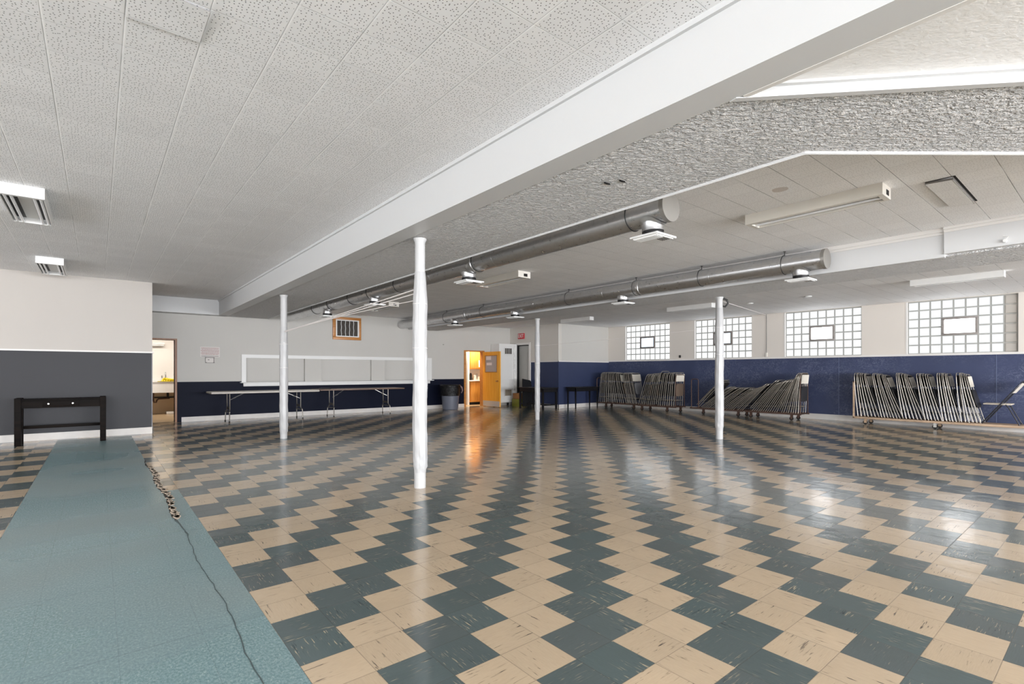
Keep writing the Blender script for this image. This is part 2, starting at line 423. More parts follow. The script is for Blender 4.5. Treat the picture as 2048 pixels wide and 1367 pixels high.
# ------------------------------------------------------------------ walls with openings
def wall_grid(mb, axis, c0, c1, a0, a1, z0, z1, holes, splits=(), matfn=None):
    """wall slab between c0..c1 along 'axis' normal; a along the wall; holes = (a0,a1,z0,z1)"""
    A = sorted({a0, a1, *[h[0] for h in holes], *[h[1] for h in holes]}); A = [a for a in A if a0 <= a <= a1]
    Zs = sorted({z0, z1, *splits, *[h[2] for h in holes], *[h[3] for h in holes]}); Zs = [z for z in Zs if z0 <= z <= z1]
    for i in range(len(A)-1):
        for j in range(len(Zs)-1):
            am, zm = (A[i]+A[i+1])/2, (Zs[j]+Zs[j+1])/2
            if any(h[0] < am < h[1] and h[2] < zm < h[3] for h in holes): continue
            mb.mat(matfn(am, zm) if matfn else 0)
            if axis == 'y': mb.box(A[i], A[i+1], c0, c1, Zs[j], Zs[j+1])
            else: mb.box(c0, c1, A[i], A[i+1], Zs[j], Zs[j+1])

# ------------------------------------------------------------------ floor
mb = MB()
X1 = .642
mb.mat(0).quad((X1, YR, 0), (XW+.3, YR, 0), (XW+.3, YH+.2, 0), (X1, YH+.2, 0))
mb.mat(0).quad((.5, 6.24, 0), (X1, 6.24, 0), (X1, YH+.2, 0), (.5, YH+.2, 0))
mb.mat(1).quad((.5, YR, 0), (X1, YR, 0), (X1, 6.24, 0), (.5, 6.24, 0))
mb.mat(1).quad((-.541, YR, 0), (.5, YR, 0), (.5, 12.05, 0), (-.541, 12.05, 0))
mb.mat(0).quad((-.541, 12.05, 0), (.5, 12.05, 0), (.5, YH+.2, 0), (-.541, YH+.2, 0))
mb.mat(2).quad((XL, YR, 0), (-.541, YR, 0), (-.541, YH+.2, 0), (XL, YH+.2, 0))
mb.mat(3).quad((XL, YH+.2, 0), (12.6, YH+.2, 0), (12.6, 18.1, 0), (XL, 18.1, 0))
mb.mat(3).quad((12.6, YH+.2, 0), (XW+.3, YH+.2, 0), (XW+.3, 18.1, 0), (12.6, 18.1, 0))
struct('floor', mb, [M['floor_main'], M['sheet'], M['floor_side'], M['kfloor']], label='cream and slate zigzag tile floor with a teal sheet aisle', smooth=False)
# torn seam along the aisle
mb = MB(); rnd = random.Random(3)
N = 90; ys = [1.2+(8.55-1.2)*i/N for i in range(N+1)]
cx = [.505+.012*sin(i*.35)+rnd.uniform(-.006, .006) for i in range(N+1)]
def wd(y): return .016 if 4.9 < y < 8.2 else (.004 if y < 4.4 else .008)
for i in range(N):
    w0, w1 = wd(ys[i])*rnd.uniform(.6, 1.2), wd(ys[i+1])*rnd.uniform(.6, 1.2)
    mb.mat(0 if ys[i] > 4.9 else 2).quad((cx[i]-w0, ys[i], .0015), (cx[i]+w0*.4, ys[i], .0015), (cx[i+1]+w1*.4, ys[i+1], .0015), (cx[i+1]-w1, ys[i+1], .0015))
for i in range(N):
    y = ys[i]
    if 5.0 < y < 7.9:
        for k in range(4):
            a = rnd.uniform(.012, .034); x = cx[i]+rnd.uniform(.006, .03); yy = y+rnd.uniform(-.04, .04)
            mb.mat(1).prism([(x+a*cos(q)*rnd.uniform(.4, 1), yy+a*sin(q)*rnd.uniform(.6, 1.6)) for q in (0, 1.1, 2.3, 3.4, 4.6, 5.5)], .001, .006)
struct('trim_1', mb, [M['crack'], M['chip'], paint('dirty_teal_ridge', (.07, .10, .105), .5, .2, 8)], label='torn open seam in the teal aisle flooring', smooth=False)

# ------------------------------------------------------------------ ceilings, beams, soffits
mb = MB(); mb.box(XL, XB+.02, YR, 14.3, ZC, ZC+.1)
struct('ceiling', mb, M['ceil_l'], label='white pinhole tile ceiling on the near side', smooth=False)
mb = MB()
d = 3.4
poly = [(XT-.02, 1.32), (XT+.02+d, 1.32-d*.80), (XB2+.02, 1.32-d*.80), (XB2+.02, 14.6), (XT-.02, 14.6)]
poly = [(XT-.02, 1.30), (XT-.02+.000, 1.30), (6.9, -1.50), (XB2+.02, -1.50), (XB2+.02, 14.6), (XT-.02, 14.6)][0:1]+[(6.9, -1.50), (XB2+.02, -1.50), (XB2+.02, 14.6), (XT-.02, 14.6)]
mb.prism(poly, ZM, ZM+.1)
struct('ceiling_middle', mb, M['ceil_m'], label='grey-white tile ceiling between the two beams', smooth=False)
mb = MB(); mb.box(XT2-.03, XW+.2, YR, 14.6, ZR, ZR+.1)
struct('ceiling_window_side', mb, M['ceil_r'], label='low tile ceiling beside the glass block windows', smooth=False)
# first beam
mb = MB()
mb.box(XB, XS, YR, 14.30, ZS, ZC+.08)
struct('beam', mb, M['beam'], label='long white boxed beam crossing the hall overhead')
mb = MB(); mb.box(XB-.022, XB+.001, YR, 14.28, ZC-.03, ZC)
struct('trim_2', mb, M['beam'], label='thin strip along the top of the long beam')
# textured soffit, turning 45 degrees near the photographer, with a rolled lip
YK = 1.29; e = 3.6
A0, A1 = (XS, YK), (XS+e, YK-e*1.03)
B0, B1 = (XT, YK+.02), (XT+e, YK+.02-e*.815)
mb = MB()
mb.prism([A0, A1, (A1[0]+.4, A1[1]), B1, B0, (XT, 14.5), (XS, 14.5)], ZS+.004, ZM+.06)
struct('soffit', mb, M['stucco'], label='coarse stippled soffit panel beside the long beam')
mb = MB()   # lip band
lip = .14
mb.prism([(XT-lip, YK+.012), (XT+.012, YK+.02), (XT+.012, 14.48), (XT-lip, 14.48)], ZS+.0035, ZS+.02)
l2 = (B1[0]-lip*.62, B1[1]-lip*.78)
mb.prism([(XT-lip, YK+.012), l2, (B1[0]+.01, B1[1]), (XT+.012, YK+.02)], ZS+.0035, ZS+.02)
struct('trim_3', mb, M['stucco'], label='raised stippled lip along the soffit edge')
mb = MB()
mb.tube([(XT+.012, 14.4, ZS-.002), (XT+.012, YK+.02, ZS-.002), (B1[0]+.01, B1[1], ZS-.002)], .011, 6)
struct('trim_4', mb, M['beam'], label='thin white bead on the soffit lip')
# slightly raised smooth-stippled ceiling panel nearest the photographer, edged by a white fascia
ZT = ZS+.058
mb = MB(); mb.prism([(XS-.02, YR), (XW+.2, YR), (XW+.2, A1[1]+.05), (A1[0]+.3, A1[1]+.05), (A1[0]+.02, A1[1]+.03), (A0[0]-.02, A0[1]+.03)], ZT, ZT+.08)
struct('ceiling_panel', mb, M['stucco_fine'], label='fine stippled white ceiling panel at the upper right', smooth=False)
mb = MB(); mb.prism([(A0[0]-.01, A0[1]-.02), (A1[0]-.015, A1[1]-.02), (A1[0]+.02, A1[1]+.02), (A0[0], A0[1]+.02)], ZS-.004, ZT+.01)
mb.prism([(A0[0]-.005, A0[1]-.06), (A1[0]-.045, A1[1]-.05), (A1[0]-.01, A1[1]), (A0[0], A0[1])], ZT-.014, ZT+.005)
struct('trim_5', mb, M['beam'], label='white fascia between the ceiling panel and the soffit', smooth=False)
mb = MB(); mb.box(XS, XS+.030, YR, YK-.05, ZS-.002, ZT+.01)
struct('trim_6', mb, M['trim'], label='narrow batten along the beam edge at the tray')
# second beam
mb = MB(); mb.box(XB2, XB2+.06, 1.372, 14.5, ZS2-.012, ZM+.05); mb.box(XB2-.028, XB2+.06, YR, 1.372, ZS2+.02, ZM+.05)
struct('beam_window_side', mb, M['beam'], label='white boxed beam nearer the windows')
mb = MB(); mb.box(XB2-.03, XB2, 1.372, 14.5, ZM-.045, ZM); mb.box(XB2-.062, XB2-.028, YR, 1.372, ZM-.028, ZM)
mb.box(XB2-.012, XB2, 1.372, 14.5, ZM-.075, ZM-.045); mb.box(XB2-.042, XB2-.028, YR, 1.372, ZM-.058, ZM-.028)
struct('trim_7', mb, M['trim'], label='moulding along the top of the window-side beam')
mb = MB(); mb.box(XB2+.05, XT2, YR, 14.5, ZS2, ZR+.05)
struct('soffit_window_side', mb, M['stucco'], label='stippled soffit under the window-side beam')
# header before the far wall on the near side
mb = MB(); mb.box(XL, XB+.19, 14.22, YH+.02, ZS, ZC+.05)
struct('beam_header', mb, M['beam'], label='white dropped header in front of the far wall')

# ------------------------------------------------------------------ far (hatch) wall
HX0, HX1, HZ0, HZ1 = 2.966, 8.267, .945, 1.573
door1 = (.45, 1.43, 0, 1.965); door2 = (9.756, 10.52, 0, 1.912)
mb = MB()
wall_grid(mb, 'y', YH, YH+.16, XL, XC+.1, 0, ZC+.05, [door1, door2, (HX0, HX1, HZ0, HZ1)], splits=(.965,),
          matfn=lambda a, z: 1 if (z < .965 and a > 1.43) else 0)
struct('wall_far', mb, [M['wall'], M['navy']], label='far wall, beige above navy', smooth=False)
mb = MB()
for a, b in ((1.56, 9.70), (10.62, XC)): mb.box(a, b, YH-.018, YH, 0, .115)
struct('baseboard_far', mb, M['base'])
# grey partition on the left
mb = MB(); GX = .835
wall_grid(mb, 'y', YG, YG+.14, XL, GX, 0, ZC+.02, [], splits=(1.575,), matfn=lambda a, z: 1 if z < 1.575 else 0)
struct('wall_left', mb, [M['wall_warm'], M['charcoal']], label='partition wall, beige above charcoal', smooth=False)
mb = MB(); mb.box(XL, GX+.03, YG-.022, YG+.15, 1.575, 1.603)
struct('trim_8', mb, M['trim'], label='chair rail on the charcoal partition')
mb = MB(); mb.box(XL, GX+.012, YG-.02, YG, 0, .125); mb.box(GX, GX+.014, YG-.02, YG+.14, 0, .125)
struct('baseboard_left', mb, M['base'])
mb = MB(); mb.box(GX-.012, GX+.004, YG-.006, YG+.01, .125, 1.575)
struct('trim_9', mb, paint('charcoal_corner_bead', (.11, .11, .125), .35, .05), label='corner bead of the charcoal partition')
# exit wall and blue stub
exitdoor = (13.482, 14.14, 0, 2.165)
mb = MB()
wall_grid(mb, 'x', XC, XC+.14, YB, YH, 0, ZR+.06, [exitdoor], splits=(1.54,), matfn=lambda a, z: 1 if (z < 1.54 and a < 13.46) else 0)
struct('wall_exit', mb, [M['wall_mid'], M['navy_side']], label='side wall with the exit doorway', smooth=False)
mb = MB()
wall_grid(mb, 'y', YB, YB+.14, XC+.14, XW+.2, 0, ZR+.06, [], splits=(1.54,), matfn=lambda a, z: 1 if z < 1.54 else 0)
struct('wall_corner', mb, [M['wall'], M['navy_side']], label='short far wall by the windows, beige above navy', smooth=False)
mb = MB(); mb.box(XC-.022, XC, YB-.022, 13.40, 1.54, 1.567); mb.box(XC-.022, XW, YB-.022, YB, 1.54, 1.567); mb.box(XC-.022, XC, 13.38, 13.40, .0, 1.54)
struct('trim_10', mb, M['trim'], label='chair rail around the navy corner')
mb = MB(); mb.box(XC-.018, XC, YB-.018, 13.38, 0, .125); mb.box(XC-.018, XW, YB-.018, YB, 0, .125)
struct('baseboard_corner', mb, M['base'])
mb = MB(); mb.box(XC-.006, XC+.006, YB-.008, YB+.004, 1.567, ZR)
struct('trim_11', mb, M['trim'], label='white corner bead above the navy corner')

# ------------------------------------------------------------------ window wall with glass block windows
BS = .1945
W = [(9.47, 11.221, 9), (6.808, 8.559, 9), (4.143, 5.894, 9), (1.44, 3.231, 9), (-1.21, .54, 9), (-3.88, -2.13, 9), (-6.53, -4.78, 9)]  # entries past the nearest window are unseen, added to brighten the ceilings
WZ0, WZ1 = 1.612, 1.612+6*BS
mb = MB()
wall_grid(mb, 'x', XW, XW+.22, YR, YB+.1, 0, ZR+.06, [(a-.012, b+.03, WZ0, WZ1+.01) for a, b, n in W], splits=(1.565,), matfn=lambda a, z: 1 if z < 1.565 else 0)
struct('wall_right', mb, [M['wall_cream'], M['navy_scuff']], label='window wall, beige above scuffed navy', smooth=False)
mb = MB(); mb.box(XW-.03, XW+.02, YR, YB-.01, 1.565, 1.608)
struct('trim_12', mb, M['trim'], label='white ledge under the glass block windows')
mb = MB(); mb.box(XW-.018, XW, YR, YB-.01, 0, .135)
struct('baseboard_right', mb, M['base'])
mb = MB()
for y in (4.62, 7.9, 1.75): mb.box(XW-.004, XW, y-.006, y+.006, .135, 1.565)
struct('trim_13', mb, paint('pale_navy_strip', (.11, .14, .24), .5, .1), label='upright joint strips in the navy boarding')
def glass_block_window(i, a, b, n):
    bw = (b-a)/n
    fx = XW+.045                      # face of the blocks, set back in the wall
    root = thing('window_%d' % (i+1), ['glass block window farthest from the photographer', 'glass block window behind the post, second from the far corner',
        'glass block window third from the far corner', 'nearest glass block window with an unlit end column', 'added unseen glass block window past the right edge', 'added unseen glass block window towards the rear right corner', 'added unseen glass block window at the rear right corner'][i], 'window', (XW, (a+b)/2, WZ0))
    root['kind'] = 'structure'; root['group'] = 'glass block windows'
    mo = MB(); mo.box(fx+.012, fx+.09, a-.012, b+.03, WZ0, WZ1+.01)
    gl = MB(); du = MB()
    for c in range(n):
        for r in range(6):
            if 3 <= c <= 5 and 2 <= r <= 3: continue          # c from the far end
            y1 = b-c*bw; y0 = y1-bw; z0 = WZ0+r*BS; z1 = z0+BS; g = .0105
            t = du if (i == 3 and c == 8) else gl
            # pillowed block face
            rings = []
            for dx_, q_ in ((.012, 0.), (.003, .007), (0., .022)):
                rings.append(t.pts([(fx+dx_, y0+g+q_, z0+g+q_), (fx+dx_, y1-g-q_, z0+g+q_), (fx+dx_, y1-g-q_, z1-g-q_), (fx+dx_, y0+g+q_, z1-g-q_)]))
            for lv in (0, 1):
                t.mat(0 if t is du else 2-lv)
                for q_ in range(4): t.face((rings[lv]+q_, rings[lv+1]+q_, rings[lv+1]+(q_+1) % 4, rings[lv]+(q_+1) % 4))
            t.mat(0).face((rings[2], rings[2]+3, rings[2]+2, rings[2]+1))
    obj('mortar', mo, M['mortar'], root, smooth=False)
    obj('glass_blocks', gl, [M['block'], M['block_mid'], M['block_rim']], root, smooth=False)
    if du.f: obj('dull_blocks', du, M['block_dull'], root, smooth=False)['label'] = 'unlit painted blocks'
    y1 = b-3*bw; y0 = b-6*bw; z0 = WZ0+2*BS; z1 = WZ0+4*BS; fw = .045
    vf = MB()
    for q in ((y0, y1, z0, z0+fw), (y0, y1, z1-fw, z1), (y0, y0+fw, z0+fw, z1-fw), (y1-fw, y1, z0+fw, z1-fw)):
        vf.bbox(fx-.03, fx+.03, *q, b=.006)
    f = obj('vent_frame', vf, M['winframe'] if i < 2 else M['winframe_pale'], root)
    pn = MB(); pn.quad((fx+.008, y0+fw, z0+fw), (fx+.008, y0+fw, z1-fw), (fx+.008, y1-fw, z1-fw), (fx+.008, y1-fw, z0+fw))
    obj('pane', pn, M['sky_pane_blue'] if i < 2 else M['sky_pane'], f, smooth=False)
    la = MB(); la.bbox(fx-.045, fx-.028, (y0+y1)/2-.03, (y0+y1)/2+.03, z1-.05, z1-.02, .004)
    obj('latch', la, M['steel'], f)
    # reveal on the far side, plaster strip
    rv = MB(); rv.box(XW-.004, fx, b+.004, b+.034, WZ0, WZ1+.01)
    obj('reveal', rv, M['trim'], root)
for i, w in enumerate(W): glass_block_window(i, *w)

# ------------------------------------------------------------------ left wall with daylight windows, rear wall with added unseen ones
LW = [(y, y+1.6, .75, 2.45) for y in (-8., -5.8, -3.6, -1.4, .8, 3.0, 5.2, 7.4, 9.6)]
mb = MB(); wall_grid(mb, 'x', XL-.2, XL, YR, 18.2, 0, ZC+.06, LW); struct('wall_window_side', mb, M['wall_warm'], smooth=False)
RW = [(x, x+2.1, .55, 2.40) for x in (-6.2, -3.8, -1.4, 1.0, 3.4, 5.8, 8.2, 10.6)]  # unseen openings, added to light the hall from behind the camera
mb = MB(); wall_grid(mb, 'y', YR-.2, YR, XL-.2, XW+.3, 0, 4.0, RW); struct('wall_rear', mb, M['wall_warm'], smooth=False)
k = 7
def day_window(idx, axis, a, b, z0, z1, mat):
    fr = MB(); pn = MB(); t = .05
    def put(m_, a0, a1, q0, q1, c0, c1):
        if axis == 'x': m_.box(XL-c1, XL-c0, a0, a1, q0, q1)
        else: m_.box(a0, a1, YR-c1, YR-c0, q0, q1)
    for q in ((a, b, z0, z0+t), (a, b, z1-t, z1), (a, a+t, z0, z1), (b-t, b, z0, z1), ((a+b)/2-t/2, (a+b)/2+t/2, z0, z1), (a, b, (z0+z1)/2-t/2, (z0+z1)/2+t/2)):
        put(fr, *q, .04, .10)
    f = struct('window_%d' % idx, fr, M['trim'])
    if axis == 'x': pn.quad((XL-.08, a, z0), (XL-.08, b, z0), (XL-.08, b, z1), (XL-.08, a, z1))
    else: pn.quad((a, YR-.08, z0), (a, YR-.08, z1), (b, YR-.08, z1), (b, YR-.08, z0))
    obj('pane', pn, mat, f, smooth=False)
for h in LW: k += 1; day_window(k, 'x', *h, M['day_left'])
for h in RW: k += 1; day_window(k, 'y', *h, M['added_rear_glow'])

# ------------------------------------------------------------------ doorways
# kitchen doorway on the left of the far wall
mb = MB()
mb.mat(0).box(1.43, 1.475, YH-.03, YH+.2, 0, 2.0); mb.mat(0).box(.45, 1.43, YH-.03, YH+.2, 1.965, 2.0); mb.box(.405, .45, YH-.03, YH+.2, 0, 2.0)
mb.mat(1).box(1.475, 1.515, YH-.022, YH, .965, 2.0); mb.mat(1).box(.36, 1.515, YH-.022, YH, 2.0, 2.045)
mb.mat(2).box(1.475, 1.56, YH-.045, YH, 0, .965)
struct('door_1', mb, [M['brown_wood'], M['wall'], M['navy']], label='open kitchen doorway with a brown jamb', smooth=False)
# kitchen doorway on the right, orange leaf standing open at right angles
mb = MB()
mb.box(9.70, 9.775, YH-.02, YH+.18, 0, 1.95); mb.box(9.775, 10.56, YH-.02, YH+.18, 1.905, 1.95); mb.box(10.5, 10.56, YH-.02, YH+.18, 0, 1.905)
struct('trim_14', mb, M['frame_wood'], label='honey wood door casing around the orange door')
LX = 10.50; ly0, ly1 = 13.545, 14.52
mb = MB()
gy0, gy1, gz0, gz1 = 13.70, 14.375, 1.195, 1.768
wall_grid(mb, 'x', LX-.022, LX+.022, ly0, ly1, .012, 1.90, [(gy0, gy1, gz0, gz1)])
d2 = struct('door_2', mb, M['orange_wood'], label='orange wooden door standing wide open with a glazed upper panel', cat='door', smooth=False)
mb = MB(); mb.box(LX-.006, LX+.006, gy0, gy1, gz0, gz1); obj('glass_pane', mb, M['glass_grey'], d2)
mb = MB()
for q in ((gy0-.012, gy1+.012, gz0-.012, gz0+.014), (gy0-.012, gy1+.012, gz1-.014, gz1+.012), (gy0-.012, gy0+.014, gz0+.014, gz1-.014), (gy1-.014, gy1+.012, gz0+.014, gz1-.014)): mb.box(LX-.03, LX-.0225, *q)
obj('glazing_bead', mb, M['frame_wood'], d2)
mb = MB(); mb.box(LX-.008, LX-.0065, gy1-.36, gy1-.06, gz0+.24, gz0+.33); mb.box(LX-.008, LX-.0065, gy1-.32, gy1-.03, gz1-.15, gz1-.02)
obj('notice', mb, M['signwhite'], d2)
mb = MB(); mb.box(LX-.026, LX-.022, ly0+.01, ly1-.02, .02, .205); obj('kick_plate', mb, M['kick'], d2)
mb = MB(); mb.tube([(LX-.02, 13.655, .89), (LX-.055, 13.655, .89), (LX-.06, 13.655, .89), (LX-.085, 13.655, .89), (LX-.095, 13.655, .89)], [.012, .012, .026, .03, .012], 14)
mb.tube([(LX-.0225, 13.655, .89), (LX-.03, 13.655, .89)], .032, 14); obj('door_knob', mb, M['brass'], d2)
for z in (.25, 1.0, 1.7):
    mb = MB(); mb.cyl((LX, ly1+.004, z-.05), (LX, ly1+.004, z+.05), .008, 8); obj('hinge', mb, M['steel'], d2)
# grey door set back in the exit doorway
mb = MB(); mb.box(XC+.09, XC+.13, 13.50, 14.12, .01, 2.14)
d3 = struct('door_3', mb, M['greydoor'], label='pale grey door in the exit doorway', cat='door')
mb = MB(); mb.cyl((XC+.05, 13.58, .95), (XC+.09, 13.58, .95), .025, 12); obj('door_knob', mb, M['steel'], d3)
mb = MB()
mb.box(XC-.02, XC+.1, 14.14, 14.20, 0, 2.165); mb.box(XC-.02, XC+.1, 13.41, 14.20, 2.165, 2.24); mb.box(XC-.02, XC+.1, 13.41, 13.482, 0, 2.165)
struct('trim_15', mb, M['trim'], label='painted casing around the exit doorway')
mb = MB(); mb.box(XC+.085, XC+.088, 13.49, 14.13, 2.135, 2.165); mb.box(XC+.02, XC+.05, 14.115, 14.13, 0, 2.165)
struct('trim_16', mb, M['darkmetal'], label='dark weather strip over the grey door')

# ------------------------------------------------------------------ kitchen behind the far wall
YK2 = 17.85
mb = MB(); mb.mat(0).box(XL, XC+.7, YK2, YK2+.1, .62, 2.7); mb.mat(1).box(XL, XC+.7, YK2-.002, YK2+.1, 0, .62)
struct('wall_kitchen', mb, [M['kitchen_white'], M['kitchen_tan']], smooth=False)
mb = MB(); mb.box(XL, XC+.7, YH+.16, YK2+.1, 2.52, 2.62); struct('ceiling_kitchen', mb, M['kitchen_white'], smooth=False)
mb = MB(); mb.box(XC+.6, XC+.7, YH+.16, YK2, 0, 2.6); struct('wall_kitchen_end', mb, M['kitchen_white'], smooth=False)
YSK = 17.3
s = thing('utility_sink', 'white double utility sink seen through the left kitchen doorway', 'sink', (1.35, 17.55, 0))
mb = MB()
for x0, x1 in ((.62, 1.51), (1.51, 2.4)):
    mb.box(x0, x1, YSK, YSK+.03, .62, .915); mb.box(x0, x1, 17.78, 17.81, .62, .915); mb.box(x0, x0+.03, YSK+.03, 17.78, .62, .915); mb.box(x1-.03, x1, YSK+.03, 17.78, .62, .915); mb.box(x0+.03, x1-.03, YSK+.03, 17.78, .62, .65)
mb.box(1.495, 1.525, YSK-.006, YSK, .62, .90)
obj('basin', mb, M['porcelain'], s, smooth=False)
mb = MB(); mb.bbox(.60, 2.42, YSK-.02, YSK+.05, .905, .935, .01); mb.bbox(.60, 2.42, 17.76, 17.84, .905, 1.03, .01); obj('rim', mb, M['porcelain'], s)
mb = MB(); mb.tube([(1.53, 17.8, 1.0), (1.53, 17.8, 1.12), (1.52, 17.72, 1.19), (1.50, 17.62, 1.17), (1.50, 17.60, 1.12)], .012, 8); mb.cyl((1.44, 17.78, 1.03), (1.44, 17.78, 1.1), .016); obj('faucet', mb, M['steel'], s)
mb = MB(); mb.tube([(1.22, 17.5, .62), (1.22, 17.5, .40), (1.24, 17.5, .34), (1.28, 17.5, .34), (1.30, 17.5, .40), (1.34, 17.6, .44), (1.62, 17.82, .44)], .02, 8); obj('drain_pipe', mb, M['rust'], s)
for x in (.68, 2.34):
    mb = MB(); mb.box(x, x+.05, 17.45, 17.5, 0, .62); obj('leg', mb, M['steel'], s)
mb = MB(); rnd = random.Random(5)
for j in range(4):
    bx = 1.40+j*.055; mb.tube([(bx, 17.32, .938), (bx+.03, 17.37, .985), (bx+.07, 17.34, 1.02-.012*j), (bx+.13, 17.33, .985), (bx+.16, 17.36, .95)], [.02, .03, .032, .026, .014], 8)
mb.bbox(1.30, 1.68, 17.27, 17.40, .934, .945, .004)
tag(obj('rubber_gloves', mb, M['yellow']), 'crumpled yellow rubber gloves lying on the white sink rim', 'gloves')
mb = MB(); mb.tube([(.5, 17.8, .47), (2.3, 17.8, .47)], .022, 8); mb.tube([(1.58, 17.8, .62), (1.58, 17.8, .47)], .03, 8)
tag(obj('waste_pipe', mb, M['black']), 'black waste pipe running along the wall under the sink', 'pipe')
mb = MB(); mb.bbox(1.52, 1.80, 17.45, 17.75, .0, .07, .012); tag(obj('plastic_tray', mb, M['porcelain']), 'low white tray on the kitchen floor below the sink', 'tray')
kl = thing('kitchen_light', 'white strip light on the kitchen wall above the sink', 'light', (1.0, 17.8, 2.0))
mb = MB(); mb.bbox(.3, 1.50, 17.72, 17.85, 1.985, 2.045, .01); obj('housing', mb, M['white'], kl)
mb = MB(); mb.cyl((.32, 17.74, 1.965), (1.48, 17.74, 1.965), .018, 10); obj('tube', mb, M['tube_off'], kl)
# cabinets behind the orange door
YC0 = 15.3
def cab(name, label, x0, x1, z0, z1, doors, y1):
    c = thing(name, label, 'cabinet', (x0, YC0, z0))
    mb = MB(); mb.box(x0, x1, YC0+.02, y1, z0, z1); obj('body', mb, M['cabinet_wood'], c, smooth=False)
    w = (x1-x0-.04)/doors
    for i in range(doors):
        mb = MB(); mb.bbox(x0+.03+i*w, x0+.015+(i+1)*w, YC0-.002, YC0+.018, z0+.03, z1-.03, .006); dd = obj('door', mb, M['cabinet_wood'], c)
        mb = MB(); mb.cyl((x0+.05+(i+.85)*w, YC0-.02, (z0+z1)/2), (x0+.05+(i+.85)*w, YC0, (z0+z1)/2), .012, 10); obj('knob', mb, M['brass'], dd)
    return c
cab('wall_cabinet', 'tall orange wood cupboard inside the right kitchen doorway, above the counter', 10.46, 11.6, 1.30, 2.45, 2, 15.62)
cab('base_cabinet', 'orange wood base cupboard under the counter past the orange door', 10.48, 11.6, .10, .86, 2, 15.85)
mb = MB(); mb.box(10.50, 11.6, YC0+.06, 15.8, 0, .10); struct('trim_17', mb, M['dark'])
mb = MB(); mb.bbox(10.42, 11.62, YC0-.04, 15.9, .86, .90, .008); tag(obj('countertop', mb, M['kitchen_white']), 'white countertop glimpsed past the orange door', 'countertop')
mb = MB(); mb.box(10.46, 11.6, 15.86, 15.9, .90, 1.30); struct('wall_backsplash', mb, M['kitchen_white'])
mb = MB(); mb.box(10.85, 10.985, YC0-.006, YC0-.003, 1.385, 1.63); tag(obj('paper_notice', mb, M['signwhite']), 'white paper notice taped on the orange wall cupboard', 'notice')
mb = MB(); mb.lathe([(.05, 0), (.055, .02), (.055, .2), (.03, .24), (.03, .26)], 14, (10.58, 15.42, .90)); tag(obj('canister', mb, M['dark']), 'dark canister at the left end of the white countertop', 'canister')
for i, (x, z, mm) in enumerate(((10.75, .17, 'paper'), (10.86, .22, 'steel'), (10.96, .13, 'signwhite'))):
    mb = MB(); mb.lathe([(.04, 0), (.047, .01), (.045, z), (.03, z+.015)], 14, (x, 15.4+.04*i, .90))
    tag(obj('jar', mb, M[mm]), ['pale squat jar right of the dark canister on the countertop', 'tall steel jar on the countertop, middle of the three jars', 'short white jar on the countertop, rightmost of the jars'][i], 'jar', 'jars on the kitchen countertop')
mb = MB(); mb.box(9.775, 9.83, YH+.3, YH+.36, 0, 1.95); mb.mat(0); struct('trim_18', mb, M['frame_wood'])
mb = MB(); mb.box(9.83, 9.95, YH+.62, YH+.66, 0, 2.4); struct('wall_kitchen_gap', mb, M['dark'])
mb = MB(); mb.box(10.36, 10.44, YC0+.0, YC0+.25, .0, 2.45); struct('trim_19', mb, M['trim'])

# ------------------------------------------------------------------ serving hatch
h = thing('serving_hatch', 'long white framed serving hatch with three closed shutters', 'serving hatch', ((HX0+HX1)/2, YH, HZ0))
mb = MB()
mb.box(2.861, HX0, YH-.025, YH+.12, .943, 1.565); mb.box(HX1, 8.43, YH-.025, YH+.12, .943, 1.565); mb.box(2.861, 8.43, YH-.025, YH+.12, 1.565, 1.655)
obj('frame', mb, M['white'], h, smooth=False)
mb = MB(); mb.bbox(2.82, 8.47, YH-.11, YH+.10, .92, .942, .006); obj('sill', mb, M['white'], h)
mb = MB(); mb.bbox(2.90, 8.36, YH-.04, YH, .832, .92, .005); obj('apron', mb, M['white'], h)
for a, b in ((HX0, 4.438), (4.902, 6.372), (6.823, HX1)):
    mb = MB(); mb.box(a, b, YH+.085, YH+.11, .942, 1.565); obj('shutter', mb, M['wall'], h, smooth=False)
for a, b in ((4.438, 4.902), (6.372, 6.823)):
    mb = MB(); mb.box(a, b, YH+.005, YH+.11, .942, 1.565); mb.box(b-.02, b, YH-.004, YH+.01, .942, 1.565); obj('mullion', mb, M['wall'], h, smooth=False)
# wooden framed wall vent above
v = thing('wall_vent', 'wooden framed vent with white bars high on the far wall', 'vent', (5.62, YH, 2.45))
mb = MB(); x0, x1, z0, z1 = 5.199, 6.037, 2.137, 2.792
for q in ((x0, x1, z0, z0+.085), (x0, x1, z1-.075, z1), (x0, x0+.085, z0+.085, z1-.075), (x1-.065, x1, z0+.085, z1-.075)): mb.bbox(q[0], q[1], YH-.04, YH, q[2], q[3], .006)
obj('frame', mb, M['frame_wood'], v)
mb = MB(); a0, a1, b0, b1 = x0+.085, x1-.065, z0+.085, z1-.075
for q in ((a0, a1, b0, b0+.03), (a0, a1, b1-.03, b1), (a0, a0+.04, b0+.03, b1-.03), (a1-.04, a1, b0+.03, b1-.03)): mb.box(q[0], q[1], YH-.03, YH, q[2], q[3])
obj('liner', mb, M['white'], v, smooth=False)
mb = MB(); mb.box(a0, a1, YH-.012, YH, b0, b1); obj('lattice', mb, M['void'], v)
for i in range(4):
    x = a0+.04+(a1-a0-.08)*(i+1)/5
    mb = MB(); mb.tube([(x+.006*sin(j*1.7+i), YH-.024, b0+.03+(b1-b0-.06)*j/8) for j in range(9)], .009, 6); obj('bar', mb, M['white'], v)
